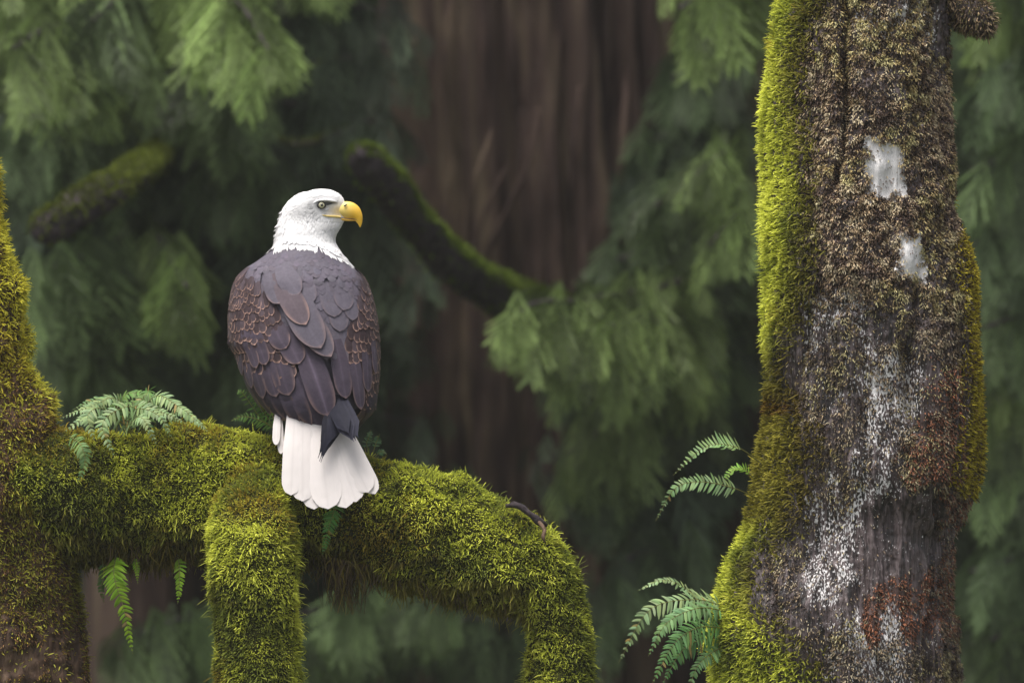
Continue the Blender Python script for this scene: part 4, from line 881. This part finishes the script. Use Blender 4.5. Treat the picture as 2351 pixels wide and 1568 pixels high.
# lowest row (secondaries), left wing
for f in ((230, 180, 395, 712, 120), (290, 240, 470, 728, 140), (380, 280, 570, 770, 150), (470, 330, 690, 815, 165), (570, 380, 770, 838, 180), (640, 420, 845, 840, 190)):
    big_feather(lw, *f[:4], f[4] * 1.15, .008, .010, D2 * random.uniform(.85, 1.35), edge=.75, tip=2)
# second row
for f in ((180, 120, 250, 420, 90), (215, 150, 330, 520, 100), (300, 120, 420, 600, 120), (380, 130, 520, 590, 130), (470, 120, 615, 580, 150)):
    big_feather(lw, *f[:4], f[4] * 1.2, .007, .013, V_(M2), edge=.55, tip=3.2)
for f in ((560, 60, 690, 340, 160), (480, 20, 590, 215, 150), (330, 20, 440, 345, 110), (255, 20, 370, 370, 95)):
    big_feather(lw, *f[:4], f[4] * 1.15, .010, .016, V_(M2), edge=.7, tip=3)
big_feather(lw, 700, 150, 905, 735, 215, .012, .024, V_(M2), edge=.6, shaft=.9)
# right wing long feathers
for f, c_ in (((1150, 250, 1110, 900, 130), D2), ((1215, 260, 1225, 790, 110), M2), ((1255, 150, 1262, 700, 100), D2)):
    big_feather(rw_, *f, .003, .010, V_(c_), edge=.5)
for f in ((1080, 200, 1145, 690, 120), (1190, 120, 1195, 560, 110), (1240, 60, 1250, 420, 80)):
    big_feather(rw_, *f, .010, .017, V_(M2), edge=.6)
big_feather(rw_, 960, 150, 1035, 610, 150, .011, .020, V_(M2), edge=.4)
# scapulars: the long overlapping grey feathers across the middle of the back
for f in ((600, 760, 760, 1110, 190), (760, 820, 900, 1180, 200)):
    big_feather(lw, *f, .004, .007, V_(GREY), zv=Z1, name='scapular_feather', edge=.15, shaft=.05)
big_feather(lw, 700, 1020, 1060, 1668, 250, .012, .040, GREY * .88, zv=Z1, name='scapular_feather', edge=.55, shaft=.1, tip=2)
big_feather(lw, 680, 960, 975, 1590, 290, .016, .044, GREY * .95, zv=Z1, name='scapular_feather', edge=.5, shaft=.1, tip=2)
big_feather(lw, 620, 900, 850, 1385, 220, .018, .040, srgb(102, 90, 98) * .85, zv=Z1, name='scapular_feather', edge=1., shaft=.1, tip=2)
big_feather(lw, 640, 860, 790, 1110, 210, .018, .030, GREY, zv=Z1, name='scapular_feather', edge=.3, shaft=.1, tip=2)
big_feather(lw, 520, 900, 620, 1195, 150, .014, .026, GREY * .9, zv=Z1, name='scapular_feather', edge=.6, shaft=.1, tip=2)
for f in ((1130, 850, 1180, 1240, 210), (1030, 900, 1100, 1300, 220), (1120, 1050, 1150, 1430, 200), (1210, 950, 1260, 1330, 170)):
    big_feather(rw_, *f, .004, .006, GREY * random.uniform(.95, 1.06), zv=Z1, name='scapular_feather', edge=.2, shaft=.05)
big_feather(rw_, 1120, 1200, 1160, 1800, 170, .004, .012, GREY * .9, zv=Z1, name='scapular_feather', edge=.3, shaft=.1)

# free hanging feathers: folded primaries and the tail
def free_feather(parent, p0, p1, Y0, Y1, w_, col, name, edge=None, tip=2.2, bow=0, zv=Z2, shaft=.1, camber=.05, face=(0, -1, .25), edgew=.06, basew=.6, pointed=0):
    a, b = zv(*p0), zv(*p1); A = P(a[0], a[1], Y0); B_ = P(b[0], b[1], Y1); mid = (A + B_) / 2 + np.array([bow, -.008, 0]); mb = MB()
    fn = np.array(face, float); fn /= np.linalg.norm(fn)
    feather(mb, [A, mid, B_], [fn] * 3, w_ * .12759 / PX, col, edge=edge, edgew=edgew, n=30, m=17, shaft=shaft, tipshape=tip, camber=camber, basew=basew, seed=int(p0[0]), uvs=2, pointed=pointed)
    return mb.build(name, M_white if 'tail' in name else M_fe, parent)
for k_, (dx, dy, cl_) in enumerate(((-22, -34, .8), (-10, -10, 1.0), (0, 0, 1.2), (12, -40, .85), (26, -90, 1.15))):     # folded primaries lie over each other
    free_feather(lw, (1010 + dx * .8, 630), (842 + dx, 1112 + dy), -.138 + .0008 * k_, -.246 + .0016 * abs(k_ - 2), 150, BLU * cl_, 'primary_feather', pointed=.62, face=(.3, -1, .2), edge=BLU * 1.6, edgew=.03, basew=.9)
for k_, (dx, dy, cl_) in enumerate(((-30, -60, .85), (-16, -12, 1.0), (2, 0, 1.25), (20, -8, .9), (40, -30, 1.2))):
    free_feather(rw_, (938 + dx, 600), (1098 + dx, 950 + dy), -.140 + .0008 * k_, -.262 + .0016 * abs(k_ - 2), 130, BLU * cl_ * 1.25, 'primary_feather', pointed=.32, face=(-.3, -1, .2), edge=BLU * 2., edgew=.03, basew=.9)
big_feather(rw_, 1040, 380, 1150, 850, 140, .004, .014, D2 * .9, edge=.3)
tail = thing('tail', '', '', eagle.location)
for kk in ('label', 'category'): del tail[kk]
for o in (lw, rw_, tail):
    o.parent = eagle; o.location = (0, 0, 0)
TW = np.array([.74, .685, .675])
fl = [((640, 700), (608, 1368), 120, -.234), ((700, 700), (700, 1415), 150, -.238), ((760, 700), (790, 1478), 160, -.242), ((900, 700), (1215, 1345), 150, -.232), ((930, 700), (1270, 1358), 110, -.228),
      ((880, 700), (1120, 1420), 165, -.238), ((860, 700), (1040, 1468), 160, -.244), ((820, 700), (900, 1476), 190, -.250)]
for (a, b, w_, Y1) in fl:
    free_feather(tail, a, b, -.135, Y1, w_ * 1.3, TW * random.uniform(.95, 1.03), 'tail_feather', tip=3.2, shaft=-.08, edge=TW * .98, camber=.05, basew=.75)
# white under-tail tuft showing at the left of the tail
for a, b, w_ in (((505, 700), (490, 975), 60), ((520, 720), (530, 1045), 50)):
    free_feather(tail, a, b, -.10, -.17, w_, TW * .9, 'tail_feather', tip=2)
# thighs and feet gripping the bough (behind the tail)
for sx in (-1, 1):
    x0 = 745 + sx * 42
    G_, N_ = tube(rows([(745 + sx * 40, 900, .0, 44), (745 + sx * 42, 950, .02, 34), (x0, 985, .03, 18), (x0, 1003, .03, 9)]), 24, 20, .004, 40, 3)
    skin('leg', G_, M_fe, eagle, col=np.broadcast_to(DKB, G_.shape).copy())
    mb = MB(); b0 = Q(x0, 1000, .03)
    for a in (-.5, 0, .5, math.pi):
        d = np.array([math.sin(a), math.cos(a), 0]); pp_ = [b0, b0 + d * .03 + [0, 0, .004], b0 + d * .06 + [0, 0, -.008]]
        g, _ = tube(np.array([[*pp_[0], .009], [*pp_[1], .008], [*pp_[2], .006]]), 10, 8); mb.add(g.reshape(-1, 3), grid_faces(10, 8), np.array([.6, .42, .06]))
    ft = mb.build('foot', M_foot, eagle)
    mb = MB()
    for a in (-.5, 0, .5, math.pi):
        d = np.array([math.sin(a), math.cos(a), 0]); q0 = b0 + d * .058 + [0, 0, -.006]
        g, _ = tube(np.array([[*q0, .005], [*(q0 + d * .016 + [0, 0, -.004]), .004], [*(q0 + d * .024 + [0, 0, -.022]), .0006]]), 10, 7); mb.add(g.reshape(-1, 3), grid_faces(10, 7))
    mb.build('talons', M_claw, ft)

# --- beak
hx = lambda x, y, Y: P(*Z1(x, y), Y)
YB = .030
def beak_part(st, name, colf, parent, seg=28):
    rows_ = []
    C = catmull(np.array([[*hx(x, y, YB), h * .11052 / PX, l * .11052 / PX] for x, y, h, l in st]), 60); T = nrm(np.gradient(C[:, :3], axis=0))
    up_ = nrm(np.cross(T, np.array([0, 1., 0]))); up_ *= np.sign(up_[0, 2] if abs(up_[0, 2]) > .01 else 1)
    a = np.linspace(0, 2 * np.pi, seg, endpoint=False)
    pr = np.sign(np.sin(a)) * np.abs(np.sin(a)) ** .9
    lw_ = np.where(np.sin(a) > 0, 1 - .25 * np.sin(a), 1)
    G = C[:, None, :3] + up_[:, None] * (pr[None] * C[:, 3:4])[..., None] + np.array([0, 1., 0]) * (np.cos(a)[None] * lw_[None] * C[:, 4:5])[..., None]
    t = np.linspace(0, 1, 60)[:, None, None] + G[..., :1] * 0
    return skin(name, G, M_beak, parent, col=colf(t, np.sin(a)[None, :, None] + t * 0))
beak = beak_part([(1065, 332, 40, 40), (1120, 328, 60, 47), (1180, 326, 74, 48), (1230, 334, 80, 44), (1272, 352, 70, 37), (1302, 382, 50, 28), (1318, 418, 34, 18), (1326, 452, 19, 10), (1328, 486, 3, 2)], 'beak',
                 lambda t, s: np.array([.86, .68, .22]) * (1 - smooth(t, .1, .6)) + np.array([.93, .54, .05]) * smooth(t, .1, .6), eagle)
beak_part([(1020, 392, 10, 40), (1090, 402, 15, 42), (1170, 412, 15, 36), (1240, 420, 11, 24), (1290, 424, 4, 8)], 'lower_bill', lambda t, s: np.array([.72, .42, .06]) + t * 0, beak)
# gape: yellow skin line running back under the eye, and nostril slit
mb = MB()
def on_face(x, y, lift):
    px_, py_ = Z1(x, y); t = th_of(px_, py_); n = body_nrm(np.array(t), np.array(py_)); return body_pt(np.array(t), np.array(py_)) + n * lift
g, _ = tube(np.array([[*on_face(985, 374, .0005), .0008], [*on_face(1030, 383, .001), .0022], [*on_face(1090, 386, .001), .0030], [*(hx(1150, 392, YB - .014)), .0026]]), 24, 9); mb.add(g.reshape(-1, 3), grid_faces(24, 9), np.array([.80, .60, .20]))
mb.build('gape', M_beak, beak)
g, _ = tube(np.array([[*hx(1180, 298, YB - .0150), .0006], [*hx(1193, 288, YB - .0150), .0024], [*hx(1212, 274, YB - .0128), .0006]]), 14, 9); skin('nostril', g, M_pupil, beak)
g, _ = tube(np.array([[*hx(1120, 399, YB - .0146), .0004], [*hx(1180, 404, YB - .0144), .0009], [*hx(1240, 411, YB - .0110), .0009], [*hx(1295, 414, YB - .0055), .0005]]), 24, 7); skin('mouth_line', g, M_lid, beak)
# --- eye
def disc(name, c, r, rx, mat, parent, bulge, axis):
    a = axis / np.linalg.norm(axis); u = nrm(np.cross(a, np.array([0, 0, 1.]))); v = np.cross(a, u); rr_ = np.linspace(0.02, 1, 10); an = np.linspace(0, 2 * np.pi, 32, endpoint=False)
    G = c + a * (bulge * np.sqrt(np.clip(1 - rr_ ** 2, 0, 1)))[:, None, None] + (u * (np.cos(an) * rx)[:, None] + v * (np.sin(an) * r)[:, None])[None] * rr_[:, None, None]
    return skin(name, G, mat, parent)
for side in (1,):
    ec = on_face(978, 285, 0); en = body_nrm(np.array(th_of(*Z1(978, 285))), np.array(Z1(978, 285)[1])); en = nrm(en * .6 + np.array([.12, -1, .05]) * .6)
    eye = disc('eye', ec + en * .0008, .0105, .0128, M_lid, eagle, .0035, en)
    disc('iris', ec + en * .0028, .0082, .0085, M_iris, eye, .0030, en)
    disc('pupil', ec + en * .0045, .0040, .0040, M_pupil, eye, .0022, en)
# far side eye
mn = ec.copy(); fy = 2 * .03 - ec[1] + .0; ec2 = np.array([ec[0], fy, ec[2]]); en2 = en * np.array([1, -1, 1])
e2 = disc('eye', ec2 + en2 * .0008, .0105, .0125, M_lid, eagle, .0035, en2); disc('iris', ec2 + en2 * .0028, .0080, .0083, M_iris, e2, .003, en2); disc('pupil', ec2 + en2 * .0045, .004, .004, M_pupil, e2, .0022, en2)
# brow ridge over the eye
for sgn in (-1, 1):
    pts = [(905, 268, .0), (945, 246, .005), (1000, 240, .0085), (1060, 246, .0065), (1120, 254, .001)]
    rr_ = [.0010, .0024, .0034, .0032, .0012]; A = []
    for (x, y, l), r_ in zip(pts, rr_):
        q = on_face(x, y, l * .6); 
        if sgn > 0: q = np.array([q[0], .06 - q[1], q[2]])
        A.append([*q, r_])
    g, _ = tube(np.array(A), 30, 12); skin('brow', g, M_fe, eagle, col=np.broadcast_to(WHT * .97, g.shape).copy())
